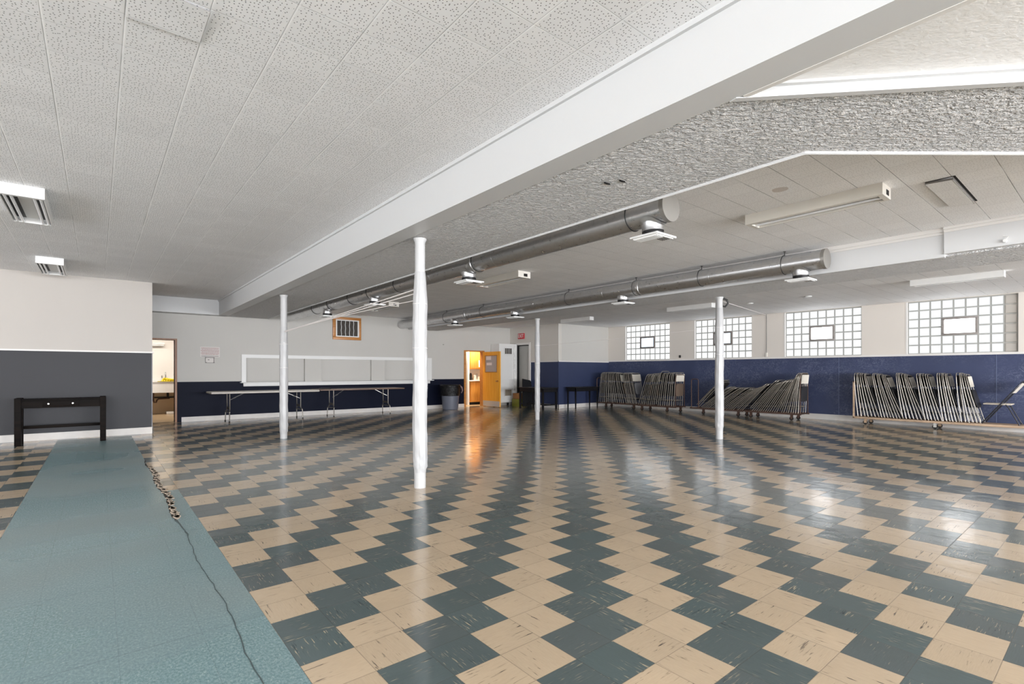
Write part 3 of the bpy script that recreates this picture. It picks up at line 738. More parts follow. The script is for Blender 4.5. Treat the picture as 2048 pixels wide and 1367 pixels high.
# notices between doorway and hatch
n = thing('wall_notice', 'paper notice with faded red lettering beside the kitchen doorway', 'notice', (2.16, YH, 1.7))
mb = MB(); mb.box(1.947, 2.372, YH-.006, YH, 1.575, 1.825); mb.mat(1); rnd = random.Random(11)
for r in range(6):
    z = 1.80-r*.031; x = 1.965+rnd.uniform(0, .02)
    while x < 2.345:
        w = rnd.uniform(.012, .04); mb.box(x, min(x+w, 2.352), YH-.0075, YH-.006, z-.012, z); x += w+.007
mb.mat(2).box(1.975, 2.345, YH-.0075, YH-.006, 1.59, 1.602); obj('sheet', mb, [M['paper'], M['redink'], M['greyink']], n, smooth=False)
n = thing('small_notice', 'small framed notice hanging under the red lettered sheet', 'notice', (2.157, YH, 1.5))
mb = MB(); mb.box(2.055, 2.259, YH-.012, YH, 1.425, 1.572); mb.mat(1)
for q in ((2.055, 2.259, 1.425, 1.436), (2.055, 2.259, 1.556, 1.572), (2.055, 2.066, 1.425, 1.572), (2.235, 2.252, 1.44, 1.56)): mb.box(q[0], q[1], YH-.014, YH-.0125, q[2], q[3])
for q in ((2.06, 2.09, 1.428, 1.448), (2.225, 2.258, 1.428, 1.448), (2.225, 2.258, 1.552, 1.572), (2.06, 2.085, 1.552, 1.572), (2.11, 2.145, 1.498, 1.516)): mb.box(q[0], q[1], YH-.0155, YH-.014, q[2], q[3])
obj('sheet', mb, [M['paper'], M['greyink']], n, smooth=False)
# exit sign
def text_mesh(body, size, depth, M4, name, mat, parent):
    cu = bpy.data.curves.new('t', 'FONT'); cu.body = body; cu.size = size; cu.extrude = depth; cu.align_x = 'CENTER'; cu.align_y = 'CENTER'
    o = bpy.data.objects.new('t', cu); COL.objects.link(o)
    bpy.context.view_layer.update()
    me = bpy.data.meshes.new_from_object(o.evaluated_get(bpy.context.evaluated_depsgraph_get()))
    bpy.data.objects.remove(o); bpy.data.curves.remove(cu)
    me.transform(M4); me.name = name; me.materials.clear(); me.materials.append(mat)
    r = bpy.data.objects.new(name, me); COL.objects.link(r); r.parent = parent; return r
es = thing('exit_sign', 'red EXIT sign on the beige wall above the grey door', 'sign', (XC, 13.886, 2.482))
mb = MB(); mb.bbox(XC-.035, XC, 13.715, 14.055, 2.382, 2.582, .006); obj('panel', mb, M['red'], es)
R4 = Matrix.Translation((-.037, 0, 0)) @ Matrix(((0, 0, -1, 0), (-1, 0, 0, 0), (0, 1, 0, 0), (0, 0, 0, 1)))
text_mesh('EXIT', .185, .002, R4 @ Matrix.Diagonal((.80, 1, 1, 1)), 'lettering', M['signwhite'], es)

# ------------------------------------------------------------------ ceiling fixtures
def fluor(name, label, x0, x1, y0, y1, zt, hgt, tubes, mat, hole=True):
    t = thing(name, label, 'light', ((x0+x1)/2, (y0+y1)/2, zt-hgt), 'ceiling strip lights')
    mb = MB()
    mb.box(x0, x1, y0, y1, zt-hgt*.45, zt)
    mb.box(x0, x0+.012, y0, y1, zt-hgt, zt-hgt*.45); mb.box(x1-.012, x1, y0, y1, zt-hgt, zt-hgt*.45)
    mb.bar((x0+.012, (y0+y1)/2, zt-hgt+.001), (x0+.05, (y0+y1)/2, zt-hgt+.001), y1-y0, .003) if tubes == 1 else None
    obj('housing', mb, mat, t, smooth=False)
    for y in (y0, y1-.045):
        mb = MB(); mb.box(x0+.012, x1-.012, y, y+.045, zt-hgt, zt-hgt*.45); obj('end_plate', mb, mat, t, smooth=False)
    w = x1-x0
    xs = [x0+w*.62] if tubes == 1 else ([x0+w*.3, x0+w*.7] if tubes == 2 else [x0+w*.12, x0+w*.26, x0+w*.76, x0+w*.9])
    for x in xs:
        mb = MB(); mb.cyl((x, y0+.05, zt-hgt+.014), (x, y1-.05, zt-hgt+.014), .0135, 10); tb = obj('tube', mb, M['tube_off'], t)
        for q0 in (y0+.046, y1-.075):
            mb = MB(); mb.cyl((x, q0, zt-hgt+.014), (x, q0+.029, zt-hgt+.014), .015, 10); obj('tube_cap', mb, M['white'], tb)
        mb = MB(); mb.box(x-.028, x+.028, y0+.045, y1-.045, zt-hgt*.46, zt-hgt*.44); obj('reflector', mb, M['reflector'] if tubes < 4 else M['darkmetal'], t, smooth=False)
    if hole:
        mb = MB(); mb.box(x0+w*.45, x0+w*.75, y0-.002, y0, zt-hgt*.8, zt-hgt*.35); obj('knockout', mb, M['dark'], t, smooth=False)
    return t
fluor('strip_light', 'cream single tube strip light nearest the photographer, right of the duct end', 5.320, 5.560, 1.385, 2.61, ZM, .105, 1, M['cream_metal'])
fluor('strip_light', 'cream strip light behind the second duct outlet', 5.335, 5.60, 6.40, 7.62, ZM, .105, 1, M['cream_metal'])
fluor('strip_light', 'cream strip light near the wooden wall vent', 5.335, 5.60, 11.2, 12.42, ZM, .105, 1, M['cream_metal'])
for i, (y, lb) in enumerate(((1.255, 'slim white strip light above the nearest glass block window'), (6.15, 'slim white strip light behind the window-side post'), (9.9, 'slim white strip light nearest the navy corner'))):
    fluor('strip_light', lb, 10.93, 11.10, y, y+1.19, ZR, .10, 1, M['white'], False)
fluor('strip_light', 'four tube light on the left ceiling, the nearer one', -.712, -.388, 6.62, 7.80, ZC, .105, 4, M['white'], False)
fluor('strip_light', 'four tube light on the left ceiling, close to the charcoal partition', -.722, -.400, 10.52, 11.68, ZC, .105, 4, M['white'], False)
# drooping ceiling tiles
mb = MB(); mb.box(.108, .426, 2.83, 3.145, -.004, 0)
mb.v = [(x, y, ZC-.001+z-.012*max(0, (x-.108)/.318)*max(0, 1-(y-2.83)/.315)) for x, y, z in mb.v]
mb.mi = [0, 0, 1, 1, 1, 1]
tag(obj('ceiling_tile', mb, [M['ceil_l'], M['greyink']]), 'white pinhole tile sagging from the near left ceiling', 'ceiling tile')
mb = MB(); mb.box(5.63, 6.6, .962, 1.15, -.016, 0)
mb.v = [(x, y, ZM-.001+z-.012*max(0, 1-(y-.962)/.188)) for x, y, z in mb.v]
mb.mi = [0, 0, 1, 1, 1, 1]
tag(obj('ceiling_tile', mb, [M['ceil_m'], M['greyink']]), 'sagging tile in the middle ceiling with a dark gap', 'ceiling tile')
mb = MB(); mb.box(5.62, 6.61, .945, .962, ZM-.0025, ZM-.001); mb.box(5.613, 5.63, .945, 1.15, ZM-.0025, ZM-.001); struct('trim_20', mb, M['dark'])
for i, (x, y) in enumerate(((11.69, 5.62), (11.55, 4.32))):
    mb = MB(); mb.lathe([(.06, 0), (.07, .008), (.07, .018)], 18, (x, y, ZR-.019))
    tag(obj('ceiling_rosette', mb, M['white']), ['small white ceiling disc farther from the photographer', 'small white ceiling disc nearer the photographer'][i], 'ceiling disc', 'white discs on the window-side ceiling')
mb = MB()
for x, y in ((2.905, 2.46), (2.955, 2.36)): mb.prism([(x+.028*cos(a)*k_, y+.016*sin(a)*k_) for a, k_ in ((0, 1.3), (1.2, .7), (2.4, 1), (3.4, 1.5), (4.6, .6), (5.5, .9))], ZS-.001, ZS+.004)
struct('trim_21', mb, M['dark'], label='two small torn holes in the stippled soffit')

# ------------------------------------------------------------------ ducts
def duct(label, x, z, y0, y1, r, outs, hangs, seams, collars, sx):
    d = thing('air_duct', label, 'duct', (x, (y0+y1)/2, z), 'round ceiling ducts')
    mb = MB(); NN = 40
    ysd = [y0+(y1-y0)*i/24 for i in range(25)]
    mb.tube([(x, y, z) for y in ysd], r, NN, caps=False); obj('pipe', mb, M['duct'], d)
    mb = MB(); mb.tube([(x, y0-.012, z), (x, y0+.03, z)], r+.004, NN); obj('end_cap', mb, paint('dull_duct_cap', (.36, .345, .32), .45, .05, metal=.7), d)
    for y in seams:
        mb = MB(); mb.tube([(x, y-.006, z), (x, y, z), (x, y+.006, z)], [r+.001, r+.004, r+.001], NN, caps=False); obj('seam', mb, M['duct'], d)
    for y in collars:
        mb = MB()
        mb.tube([(x, y-.075, z), (x, y-.07, z), (x, y-.05, z), (x, y-.03, z), (x, y-.01, z), (x, y+.04, z), (x, y+.05, z)], [r+.001, r+.008, r+.005, r+.012, r+.006, r+.006, r+.001], NN, caps=False)
        obj('coupling', mb, M['duct'], d)
    for y in hangs:
        mb = MB(); zt = ZM-.001
        mb.tube([(x-.0, y, zt), (x-.0, y, z+r+.003)], .006, 6)
        mb.tube([(x+(r+.004)*cos(a), y, z+(r+.004)*sin(a)) for a in [2*pi*i/32 for i in range(32)]], .005, 5, closed=True)
        mb.box(x-.02, x+.02, y-.012, y+.012, zt-.006, zt); obj('hanger', mb, M['darkmetal'], d)
    for y in outs:
        mb = MB(); zb = z-r
        # saddle flange hugging the pipe, then the vertical collar
        ring = [[], [], []]
        for i in range(32):
            a = 2*pi*i/32
            for j, (rr, lift) in enumerate(((.118, .004), (.098, .010), (.094, 0))):
                px, py = x+rr*cos(a), y+rr*1.08*sin(a)
                zz = z-sqrt(max(1e-5, (r+lift)**2-(px-x)**2)) if j < 2 and abs(px-x) < r else (z-sqrt(max(1e-5, (r+.01)**2-(.094*cos(a))**2)))
                ring[j].append((px, py, zz-(.004 if j == 2 else 0)))
        R0 = [mb.pts(q) for q in ring]; R0.append(mb.pts([(px, py, zb-.055) for px, py, zz in ring[2]]))
        for j in range(3):
            for i in range(32): mb.face((R0[j]+i, R0[j+1]+i, R0[j+1]+(i+1) % 32, R0[j]+(i+1) % 32))
        o = obj('outlet_collar', mb, M['duct'], d)
        mb = MB(); mb.lathe([(.092, 0), (.098, .004), (.098, .04), (.092, .046)], 28, (x, y, zb-.10)); obj('gasket', mb, M['black'], o)
        mb = MB(); g = .15; zg = zb-.104
        mb.bbox(x-g, x+g, y-g, y+g, zg-.018, zg, .004)
        mb.box(x-g*.86, x+g*.86, y-g*.86, y+g*.86, zg-.024, zg-.018)
        for i in range(5):
            q = .022+.024*i; mb.box(x-g+q, x-g+q+.006, y-g*.8, y+g*.8, zg-.032, zg-.024)
        mb.mat(1)
        for i in range(4):
            yy = y-g*.86+.02+.022*i; mb.box(x-g*.7, x-.01, yy, yy+.011, zg-.0246, zg-.0241); mb.box(x+.01, x+g*.7, yy, yy+.011, zg-.0246, zg-.0241)
        obj('grille', mb, [M['white'], M['dark']], o, smooth=False)
    return d
duct('galvanised round duct beside the long beam', 3.95, 2.685, 2.62, 14.53, .13, (2.80, 5.80, 8.87, 11.37), (3.02, 5.56, 7.86, 8.97, 9.88, 11.05, 12.06), (5.13, 6.7, 8.2, 9.4, 12.7), (5.66, 10.97), 1)
duct('galvanised round duct against the window-side beam', 7.35, 2.688, 2.53, 14.53, .127, (2.84, 5.85, 8.93, 11.45), (3.05, 4.30, 5.56, 7.22, 10.16, 11.87), (4.12, 6.25, 8.17, 9.6, 12.6), (5.51, 10.88), -1)

# ------------------------------------------------------------------ wrapped support posts
def post(label, x, y, ztop, zwrap, zbot, rp, rw, rb, seed, tx=0., flange=True):
    p = thing('support_post', label, 'post', (x, y, 0), 'wrapped support posts')
    mb = MB()
    mb.lathe([(rb, 0), (rb, zbot*.5), (rb, zbot+.05), (rp, zbot+.1), (rp, ztop-.05), (rp+.002, ztop-.04), (rp+.016, ztop-.004), (rp+.016, ztop)], 28, (x, y, 0)); obj('pipe', mb, M['pipe_white'], p)
    rnd = random.Random(seed); ph = [rnd.uniform(0, 6.3) for _ in range(8)]
    H = []
    for i in range(70): H.append(zbot+(zwrap-zbot)*i/69)
    def rad(z):
        t = (z-zbot)/(zwrap-zbot)
        if t < .02: return rb+.002
        if t > .86: return rw+(rp+.003-rw)*((t-.86)/.14)
        return rw*(1-.05*max(0, .08-t)/.08)
    def fn(a, z, r):
        t = (z-zbot)/(zwrap-zbot)
        w = .0016*sin(9*a+ph[0]+2*sin(z*2.1+ph[1]))+.0012*sin(17*a+ph[2]+z*1.5)
        # diagonal tucks down one side
        sect = max(0., cos(a+.55-ph[3]*.04))**4
        w += .0032*sect*max(0, sin(z*46+a*7))*(1 if .06 < t < .62 else .15)
        w += .0025*sin(z*7+ph[4])*cos(a-ph[5])+.0018*sin(z*23+ph[6]+3*a)
        if t < .10: w += .003*sin(a*6+z*60+ph[7])
        return r+w*(.4 if t > .9 or t < .015 else 1)
    mb = MB(); mb.lathe([(rad(z), z) for z in H], 56, (x, y, 0), fn, True, True); wr = obj('pipe_wrap', mb, M['wrap'], p, angle=60)
    for zz in (zbot+.62*(zwrap-zbot), zbot+.84*(zwrap-zbot)):
        mb = MB(); mb.tube([(x+(rad(zz)+.0015)*cos(a), y+(rad(zz)+.0015)*sin(a), zz+.002*sin(3*a)) for a in [2*pi*i/36 for i in range(36)]], .0035, 5, closed=True)
        obj('tape_band', mb, M['trim'], wr)
    return p
post('thick white plastic-wrapped post nearest the photographer', 2.606, 4.733, ZS, 2.25, .16, .053, .0735, .060, 1)
post('white wrapped post in front of the serving hatch', 2.615, 9.796, ZS, 2.02, .08, .0565, .070, .060, 2)
post('slim white post standing before the navy corner', 8.60, 9.56, ZS2, 2.20, .16, .055, .066, .055, 3)
pr = post('white post in front of the folding chair carts', 8.655, 4.717, ZS2, 2.36, .155, .056, .074, .062, 4)
mb = MB(); mb.tube([(8.655+.03, 4.717-.055, .10), (8.70, 4.64, .105), (8.72, 4.62, .09)], [.008, .012, .014], 8); obj('valve', mb, M['darkmetal'], pr)
mb = MB(); mb.tube([(8.70, 4.68, ZS2-.02), (8.76, 4.63, ZS2-.05), (8.78, 4.62, ZS2-.11), (8.74, 4.65, ZS2-.17), (8.69, 4.69, ZS2-.16)], .018, 8); obj('hook', mb, M['darkmetal'], pr)

# cables strung between the posts
def sag(p0, p1, s, n=14): return [(p0[0]+(p1[0]-p0[0])*t, p0[1]+(p1[1]-p0[1])*t, p0[2]+(p1[2]-p0[2])*t-s*4*t*(1-t)) for t in [i/n for i in range(n+1)]]
for i, (z0, z1, s_, r_, lb) in enumerate(((2.085, 1.945, .01, .0062, 'topmost white cable strung between the two near posts'), (2.04, 1.935, .0, .0062, 'middle white cable strung between the two near posts'), (1.965, 1.925, -.03, .0048, 'lowest white cable strung between the two near posts'))):
    mb = MB(); mb.tube(sag((2.606, 4.733+.06, z0), (2.615, 9.796-.055, z1), s_), r_, 6); tag(obj('cable', mb, M['signwhite']), lb, 'cable', 'white cables between the posts')
mb = MB(); mb.tube(sag((8.60, 9.50, 1.862), (8.655, 4.79, 2.005), .012), .0035, 5); tag(obj('string', mb, M['signwhite']), 'thin white string tied between the two window-side posts', 'string')
mb = MB(); mb.tube(sag((8.69, 4.66, 2.47), (XW-.02, 6.39, 2.775), .0), .005, 5); tag(obj('string', mb, M['signwhite']), 'thin white line from the post top to the window wall', 'string')
c = thing('conduit', 'thin surface conduit dropping between two glass block windows', 'conduit', (XW, 6.385, 1.62))
mb = MB(); mb.cyl((XW-.012, 6.385, 1.72), (XW-.012, 6.385, ZR-.005), .006, 6); obj('pipe', mb, M['reflector'], c)
mb = MB(); mb.bbox(XW-.03, XW, 6.36, 6.41, 1.62, 1.735, .004); obj('box', mb, M['cream_metal'], c)
mb = MB(); mb.tube([(XW-.004, 9.08, 1.72), (XW-.03, 9.06, 1.73), (XW-.035, 9.05, 1.69), (XW-.02, 9.10, 1.67), (XW-.002, 9.11, 1.66)], .009, 6); mb.box(XW-.006, XW, 9.05, 9.12, 1.65, 1.735)
tag(obj('wall_hook', mb, M['darkmetal']), 'small dark hook on the wall between the two farthest windows', 'hook')
mb = MB(); mb.cyl((XB2-.06, .858, 2.62), (XB2-.028, .858, 2.62), .018, 10); mb.tube([(XB2-.05, .858, 2.62), (XB2-.06, .83, 2.66), (XB2-.06, .87, 2.67)], .005, 6)
tag(obj('ceiling_hook', mb, M['white']), 'small hook on the face of the window-side beam', 'hook')
mb = MB(); mb.bbox(8.86, 8.90, YH-.02, YH, 2.10, 2.13, .004); tag(obj('wall_bracket', mb, M['steel']), 'tiny bracket on the far wall right of the hatch', 'bracket')

# ------------------------------------------------------------------ console table by the partition
ct = thing('console_table', 'black wooden console table with one drawer before the charcoal partition', 'table', (-.46, 11.62, 0))
cx0, cx1, cy0, cy1 = -1.035, .120, 11.45, 11.83; zt = .775; L_ = .082
for x in (cx0, cx1-L_):
    for y in (cy0, cy1-L_):
        mb = MB(); mb.bbox(x, x+L_, y, y+L_, .0, zt, .004); obj('leg', mb, M['blackwood'], ct)
mb = MB(); mb.bbox(cx0+L_, cx1-L_, cy0+.008, cy1-.008, zt-.045, zt-.018, .004); mb.bbox(cx0+.02, cx0+L_+.01, cy0+L_, cy1-L_, zt-.045, zt-.018, .003); mb.bbox(cx1-L_-.01, cx1-.02, cy0+L_, cy1-L_, zt-.045, zt-.018, .003); obj('tabletop', mb, M['blackwood'], ct)
mb = MB()
for y in (cy0+.02, cy1-.04): mb.box(cx0+L_, cx1-L_, y, y+.02, zt-.165, zt-.045)
for x in (cx0+.02, cx1-.04): mb.box(x, x+.02, cy0+L_, cy1-L_, zt-.165, zt-.045)
obj('apron', mb, M['blackwood'], ct, smooth=False)
mb = MB(); dx0, dx1 = -.70, -.235; mb.bbox(dx0, dx1, cy0+.012, cy0+.03, zt-.148, zt-.055, .003); dr = obj('drawer', mb, M['blackwood'], ct)
for x in (dx0+.075, dx1-.085):
    mb = MB(); mb.tube([(x, cy0+.012, zt-.098), (x, cy0-.004, zt-.098), (x, cy0-.012, zt-.098), (x, cy0-.022, zt-.098)], [.007, .007, .017, .012], 12); obj('knob', mb, M['steel'], dr)
mb = MB(); mb.bbox(cx0+L_, cx1-L_, cy1-.06, cy1-.03, .25, .30, .004); mb.box(cx0+.03, cx0+.05, cy0+L_, cy1-L_, .25, .30); mb.box(cx1-.05, cx1-.03, cy0+L_, cy1-L_, .25, .30); obj('stretcher', mb, M['blackwood'], ct)

# ------------------------------------------------------------------ folding tables by the hatch
def folding_table(label, x0, x1, y0, y1, zt, th, topm, rnd_edge):
    t = thing('folding_table', label, 'table', ((x0+x1)/2, (y0+y1)/2, 0), 'folding tables under the hatch')
    mb = MB(); mb.bbox(x0, x1, y0, y1, zt-th, zt, rnd_edge); top = obj('tabletop', mb, topm, t)
    for i, xx in enumerate((x0+.42, x1-.42)):
        sgn = 1 if i == 0 else -1
        yl, yr = y0+.13, y1-.13
        for yy, oy in ((yl, -1), (yr, 1)):
            mb = MB(); mb.tube([(xx, yy-oy*.08, zt-th), (xx, yy-oy*.08, .30), (xx-sgn*.01, yy-oy*.06, .26), (xx-sgn*.02, yy, .22), (xx-sgn*.025, yy+oy*.01, .0)], .013, 8); lg = obj('leg', mb, M['leg_metal'], t)
            mb = MB(); mb.cyl((xx-sgn*.025, yy+oy*.01, .0), (xx-sgn*.025, yy+oy*.01, .03), .017, 8); obj('foot', mb, M['rubber'], lg)
        mb = MB(); mb.tube([(xx-sgn*.015, yl, .235), (xx-sgn*.015, yr, .235)], .011, 8); mb.box(xx-.008, xx+.008, yl+.08, yr-.08, .30, .36); obj('crossbar', mb, M['leg_metal'], t)
        mb = MB(); mb.tube([(xx, (yl+yr)/2-.1, .52), (xx+sgn*.12, (yl+yr)/2-.06, .58), (xx+sgn*.34, (yl+yr)/2, zt-th-.002)], .008, 6); mb.cyl((xx+sgn*.10, (yl+yr)/2-.07, .57), (xx+sgn*.15, (yl+yr)/2-.05, .59), .014, 8); obj('brace', mb, M['steel'], t)
    return t
folding_table('off-white plastic folding table under the left half of the hatch', 2.03, 4.50, 13.52, 14.27, .735, .048, M['table_white'], .02)
folding_table('brown topped folding table under the right half of the hatch', 4.51, 6.93, 13.50, 14.25, .742, .032, M['table_wood'], .008)
mb = MB(); mb.bbox(4.62, 4.88, 13.75, 13.98, .7425, .765, .01); tag(obj('folded_cloth', mb, M['black']), 'dark folded cloth lying on the brown folding table', 'cloth')

# ------------------------------------------------------------------ trash can
tc = thing('trash_can', 'grey trash can lined with a black bag beside the orange door', 'trash can', (8.76, 13.92, 0))
mb = MB(); mb.lathe([(.235, 0), (.25, .012), (.262, .2), (.283, .5), (.29, .72), (.30, .725), (.30, .75)], 36, (8.76, 13.92, 0)); obj('bin', mb, M['bin'], tc)
rnd = random.Random(9)
mb = MB(); mb.lathe([(.292, .44), (.302, .45), (.308, .55), (.318, .66), (.326, .74), (.330, .775), (.318, .79), (.29, .785), (.26, .70), (.10, .60)], 48, (8.76, 13.92, 0),
    lambda a, z, r: r+.008*sin(a*9+z*21)+.006*sin(a*17-z*37)+(.012*sin(a*3+1) if z < .47 else 0), True, True); obj('liner_bag', mb, M['bag'], tc)
mb = MB(); mb.tube([(9.05, 13.80, .76), (9.10, 13.77, .70), (9.12, 13.76, .60), (9.08, 13.77, .52)], [.02, .025, .018, .01], 8); obj('bag_tie', mb, paint('pinkish_bag_flap', (.30, .20, .20), .5, .1), tc)

# ------------------------------------------------------------------ tall white cabinet beside the exit doorway
wc = thing('tall_cabinet', 'tall white panelled cabinet on casters beside the exit doorway', 'cabinet', (11.24, 14.3, 0))
fx0, fx1, fy, fz0, fz1 = 10.845, 11.64, 14.05, .125, 2.195
mb = MB(); mb.box(fx0, fx1, fy+.03, 14.53, fz0, fz1); obj('body', mb, M['white'], wc, smooth=False)
mb = MB(); st = .12
rails = [fz0, fz0+.14, .62, 1.10, 1.40, 1.72, fz1-.09]
for a, b in ((fx0, fx0+st), (fx1-st, fx1)): mb.box(a, b, fy, fy+.03, fz0, fz1)
for z in (fz0, .60, .93, 1.26, 1.58, 1.79, fz1-.08): mb.box(fx0+st, fx1-st, fy+.004, fy+.03, z, z+(.08 if z in (fz0, fz1-.08) else .025))
dr = obj('door', mb, M['white'], wc, smooth=False)
for z0_, z1_, m_ in ((1.84, 2.04, 'void'), (.36, .575, 'kitchen_tan')):
    mb = MB(); mb.box(11.105, 11.405, fy+.006, fy+.03, z0_, z1_); g = obj('grille', mb, M['void'] if m_ == 'void' else paint('dusty_filter', (.26, .22, .17), .8, .2, 30), dr, smooth=False)
    mb = MB()
    for q in ((11.09, 11.42, z0_-.015, z0_), (11.09, 11.42, z1_, z1_+.015), (11.09, 11.105, z0_, z1_), (11.405, 11.42, z0_, z1_)): mb.box(q[0], q[1], fy-.006, fy+.01, q[2], q[3])
    if m_ == 'void':
        for i in range(3): mb.box(11.17+.075*i, 11.182+.075*i, fy-.004, fy+.006, z0_, z1_)
    obj('grille_frame', mb, M['white'], g, smooth=False)
for z in (.55, .95, 1.30, 1.62, 1.95):
    mb = MB(); mb.cyl((fx1-.10, fy-.006, z), (fx1-.10, fy-.006, z+.18), .007, 8); obj('hinge', mb, M['steel'], dr)
for x, y in ((fx0+.08, 14.14), (fx1-.08, 14.12), (fx0+.08, 14.46), (fx1-.08, 14.46)):
    mb = MB(); mb.box(x-.03, x+.03, y-.03, y+.03, .085, fz0); mb.box(x-.022, x-.017, y-.02, y+.02, .03, .09); mb.box(x+.017, x+.022, y-.02, y+.02, .03, .09); cc = obj('caster', mb, M['darkmetal'], wc, smooth=False)
    mb = MB(); mb.cyl((x-.016, y, .045), (x+.016, y, .045), .045, 18); obj('wheel', mb, M['rubber'], cc)
    mb = MB(); mb.cyl((x-.019, y, .045), (x+.019, y, .045), .012, 10); obj('hub', mb, M['brass'], cc)

# ------------------------------------------------------------------ two black side tables by the navy corner
def side_table(label, x0, x1, y0, y1, zt, lw, taper, stretch):
    t = thing('side_table', label, 'table', ((x0+x1)/2, (y0+y1)/2, 0), 'black tables by the navy corner')
    mb = MB(); mb.bbox(x0, x1, y0, y1, zt-.03, zt, .006); obj('tabletop', mb, M['ebony'], t)
    i = .03
    mb = MB(); mb.box(x0+i, x1-i, y0+i, y0+i+.02, zt-.14, zt-.03); mb.box(x0+i, x1-i, y1-i-.02, y1-i, zt-.14, zt-.03); mb.box(x0+i, x0+i+.02, y0+i, y1-i, zt-.14, zt-.03); mb.box(x1-i-.02, x1-i, y0+i, y1-i, zt-.14, zt-.03); obj('apron', mb, M['ebony'], t, smooth=False)
    for x in (x0+i+lw/2, x1-i-lw/2):
        for y in (y0+i+lw/2, y1-i-lw/2):
            mb = MB(); a, b = lw/2, lw/2*taper
            n_ = mb.pts([(x-b, y-b, 0), (x+b, y-b, 0), (x+b, y+b, 0), (x-b, y+b, 0), (x-a, y-a, zt-.03), (x+a, y-a, zt-.03), (x+a, y+a, zt-.03), (x-a, y+a, zt-.03)])
            for q in ((0,3,2,1),(4,5,6,7),(0,1,5,4),(1,2,6,5),(2,3,7,6),(3,0,4,7)): mb.face([n_+j for j in q])
            obj('leg', mb, M['ebony'], t, smooth=False)
    if stretch:
        mb = MB(); mb.box((x0+x1)/2-.02, (x0+x1)/2+.02, y0+i, y1-i, .13, .17); mb.box(x0+i, x1-i, y0+i+.01, y0+i+.04, .13, .17); mb.box(x0+i, x1-i, y1-i-.04, y1-i-.01, .13, .17); obj('stretcher', mb, M['ebony'], t, smooth=False)
    return t
side_table('black side table with low stretchers behind the slim post', 10.80, 11.50, 11.75, 12.98, .70, .06, .85, True)
side_table('black table with tapered legs against the navy corner wall', 11.92, 13.08, 11.40, 11.86, .71, .05, .6, False)
mb = MB(); mb.bbox(11.25, 11.62, 13.5, 13.85, 0, .26, .01); tag(obj('crate', mb, M['olive']), 'olive green crate on the floor before the grey door', 'crate')
mb = MB(); mb.bbox(11.28, 11.60, 13.52, 13.83, .261, .46, .01); tag(obj('carton', mb, M['carton']), 'orange-brown carton stacked on the olive crate', 'carton')
mb = MB(); mb.bar((11.40, 13.20, .01), (11.56, 13.40, .93), .42, .03, (0, 1, 0)); tag(obj('leaning_board', mb, M['black']), 'black board leaning by the grey door behind the side table', 'board')

# ------------------------------------------------------------------ folding chairs
def arc(cx_, cz_, r, a0, a1, n): return [(cx_+r*cos(a0+(a1-a0)*i/n), cz_+r*sin(a0+(a1-a0)*i/n)) for i in range(n+1)]
def folded_parts(seat_mat, pan_mat):
    """local: x = chair width, z = up along the folded chair, y = thickness; feet at z = 0"""
    hw = .222; top = 1.0; r = .085; P = {}
    def bend(z): return .0 if z < .55 else -.022*((z-.55)/.45)**1.5
    path = [(-hw, 0.)]+[(-hw, z) for z in (.2, .4, .55, .7, .82)]+arc(-hw+r, top-r, r, pi, pi/2, 5)+arc(hw-r, top-r, r, pi/2, 0, 5)+[(hw, z) for z in (.82, .7, .55, .4, .2, 0.)]
    mb = MB(); mb.tube([(x, bend(z), z) for x, z in path], .0084, 6)
    mb.tube([(-hw, 0, .17), (hw, 0, .17)], .007, 5); P['front_frame'] = (mb, M['chair_tube'])
    mb = MB()   # curved backrest
    N_ = 8
    for k in (0, 1):
        pass
    rows = []
    for z in (.735, .75, .84, .935, .955):
        row = []
        for i in range(N_+1):
            x = -hw+.008+(2*hw-.016)*i/N_; f = (i/N_*2-1); inset = .014 if z in (.735, .955) else 0
            row.append((x*(1-inset*2), bend(z)-.012+.03*(1-f*f)-.012, z))
        rows.append(row)
    front = [mb.pts(rw) for rw in rows]; back = [mb.pts([(x, y+.012, z) for x, y, z in rw]) for rw in rows]
    for j in range(len(rows)-1):
        for i in range(N_):
            mb.face((front[j]+i, front[j]+i+1, front[j+1]+i+1, front[j+1]+i)); mb.face((back[j]+i, back[j+1]+i, back[j+1]+i+1, back[j]+i+1))
    for i in range(N_):
        mb.face((front[0]+i, back[0]+i, back[0]+i+1, front[0]+i+1)); mb.face((front[-1]+i, front[-1]+i+1, back[-1]+i+1, back[-1]+i))
    P['backrest'] = (mb, pan_mat)
    mb = MB(); s_ = .06
    pl = [(-.19, .36), (-.19+.0, .62), (-.15, .67), (.15, .67), (.19, .62), (.19, .36)]+[(x, z) for x, z in arc(.19-s_, .30+s_, s_, 0, -pi/2, 4)]+[(x, z) for x, z in arc(-.19+s_, .30+s_, s_, -pi/2, -pi, 4)]
    mb.prism([(x, z) for x, z in pl], -.038, -.020); mb.v = [(x, z, y) for x, y, z in mb.v]; P['seat'] = (mb, seat_mat)
    mb = MB(); w2 = .178
    path = [(-w2, .02), (-w2, .30), (-w2, .57)]+arc(-w2+.04, .57, .04, pi, pi/2, 3)+arc(w2-.04, .57, .04, pi/2, 0, 3)+[(w2, .30), (w2, .02)]
    mb.tube([(x, .024, z) for x, z in path], .0082, 6); mb.tube([(-w2, .024, .14), (w2, .024, .14)], .007, 5); P['rear_leg'] = (mb, M['chair_leg'])
    mb = MB()
    return {k: _mesh('chair_'+k, *v) for k, v in P.items()}
def _mesh(name, mb, mat):
    me = bpy.data.meshes.new(name); me.from_pydata(mb.v, [], mb.f); me.materials.append(mat)
    me.polygons.foreach_set('use_smooth', [True]*len(me.polygons)); me.set_sharp_from_angle(angle=radians(45)); me.update(); return me
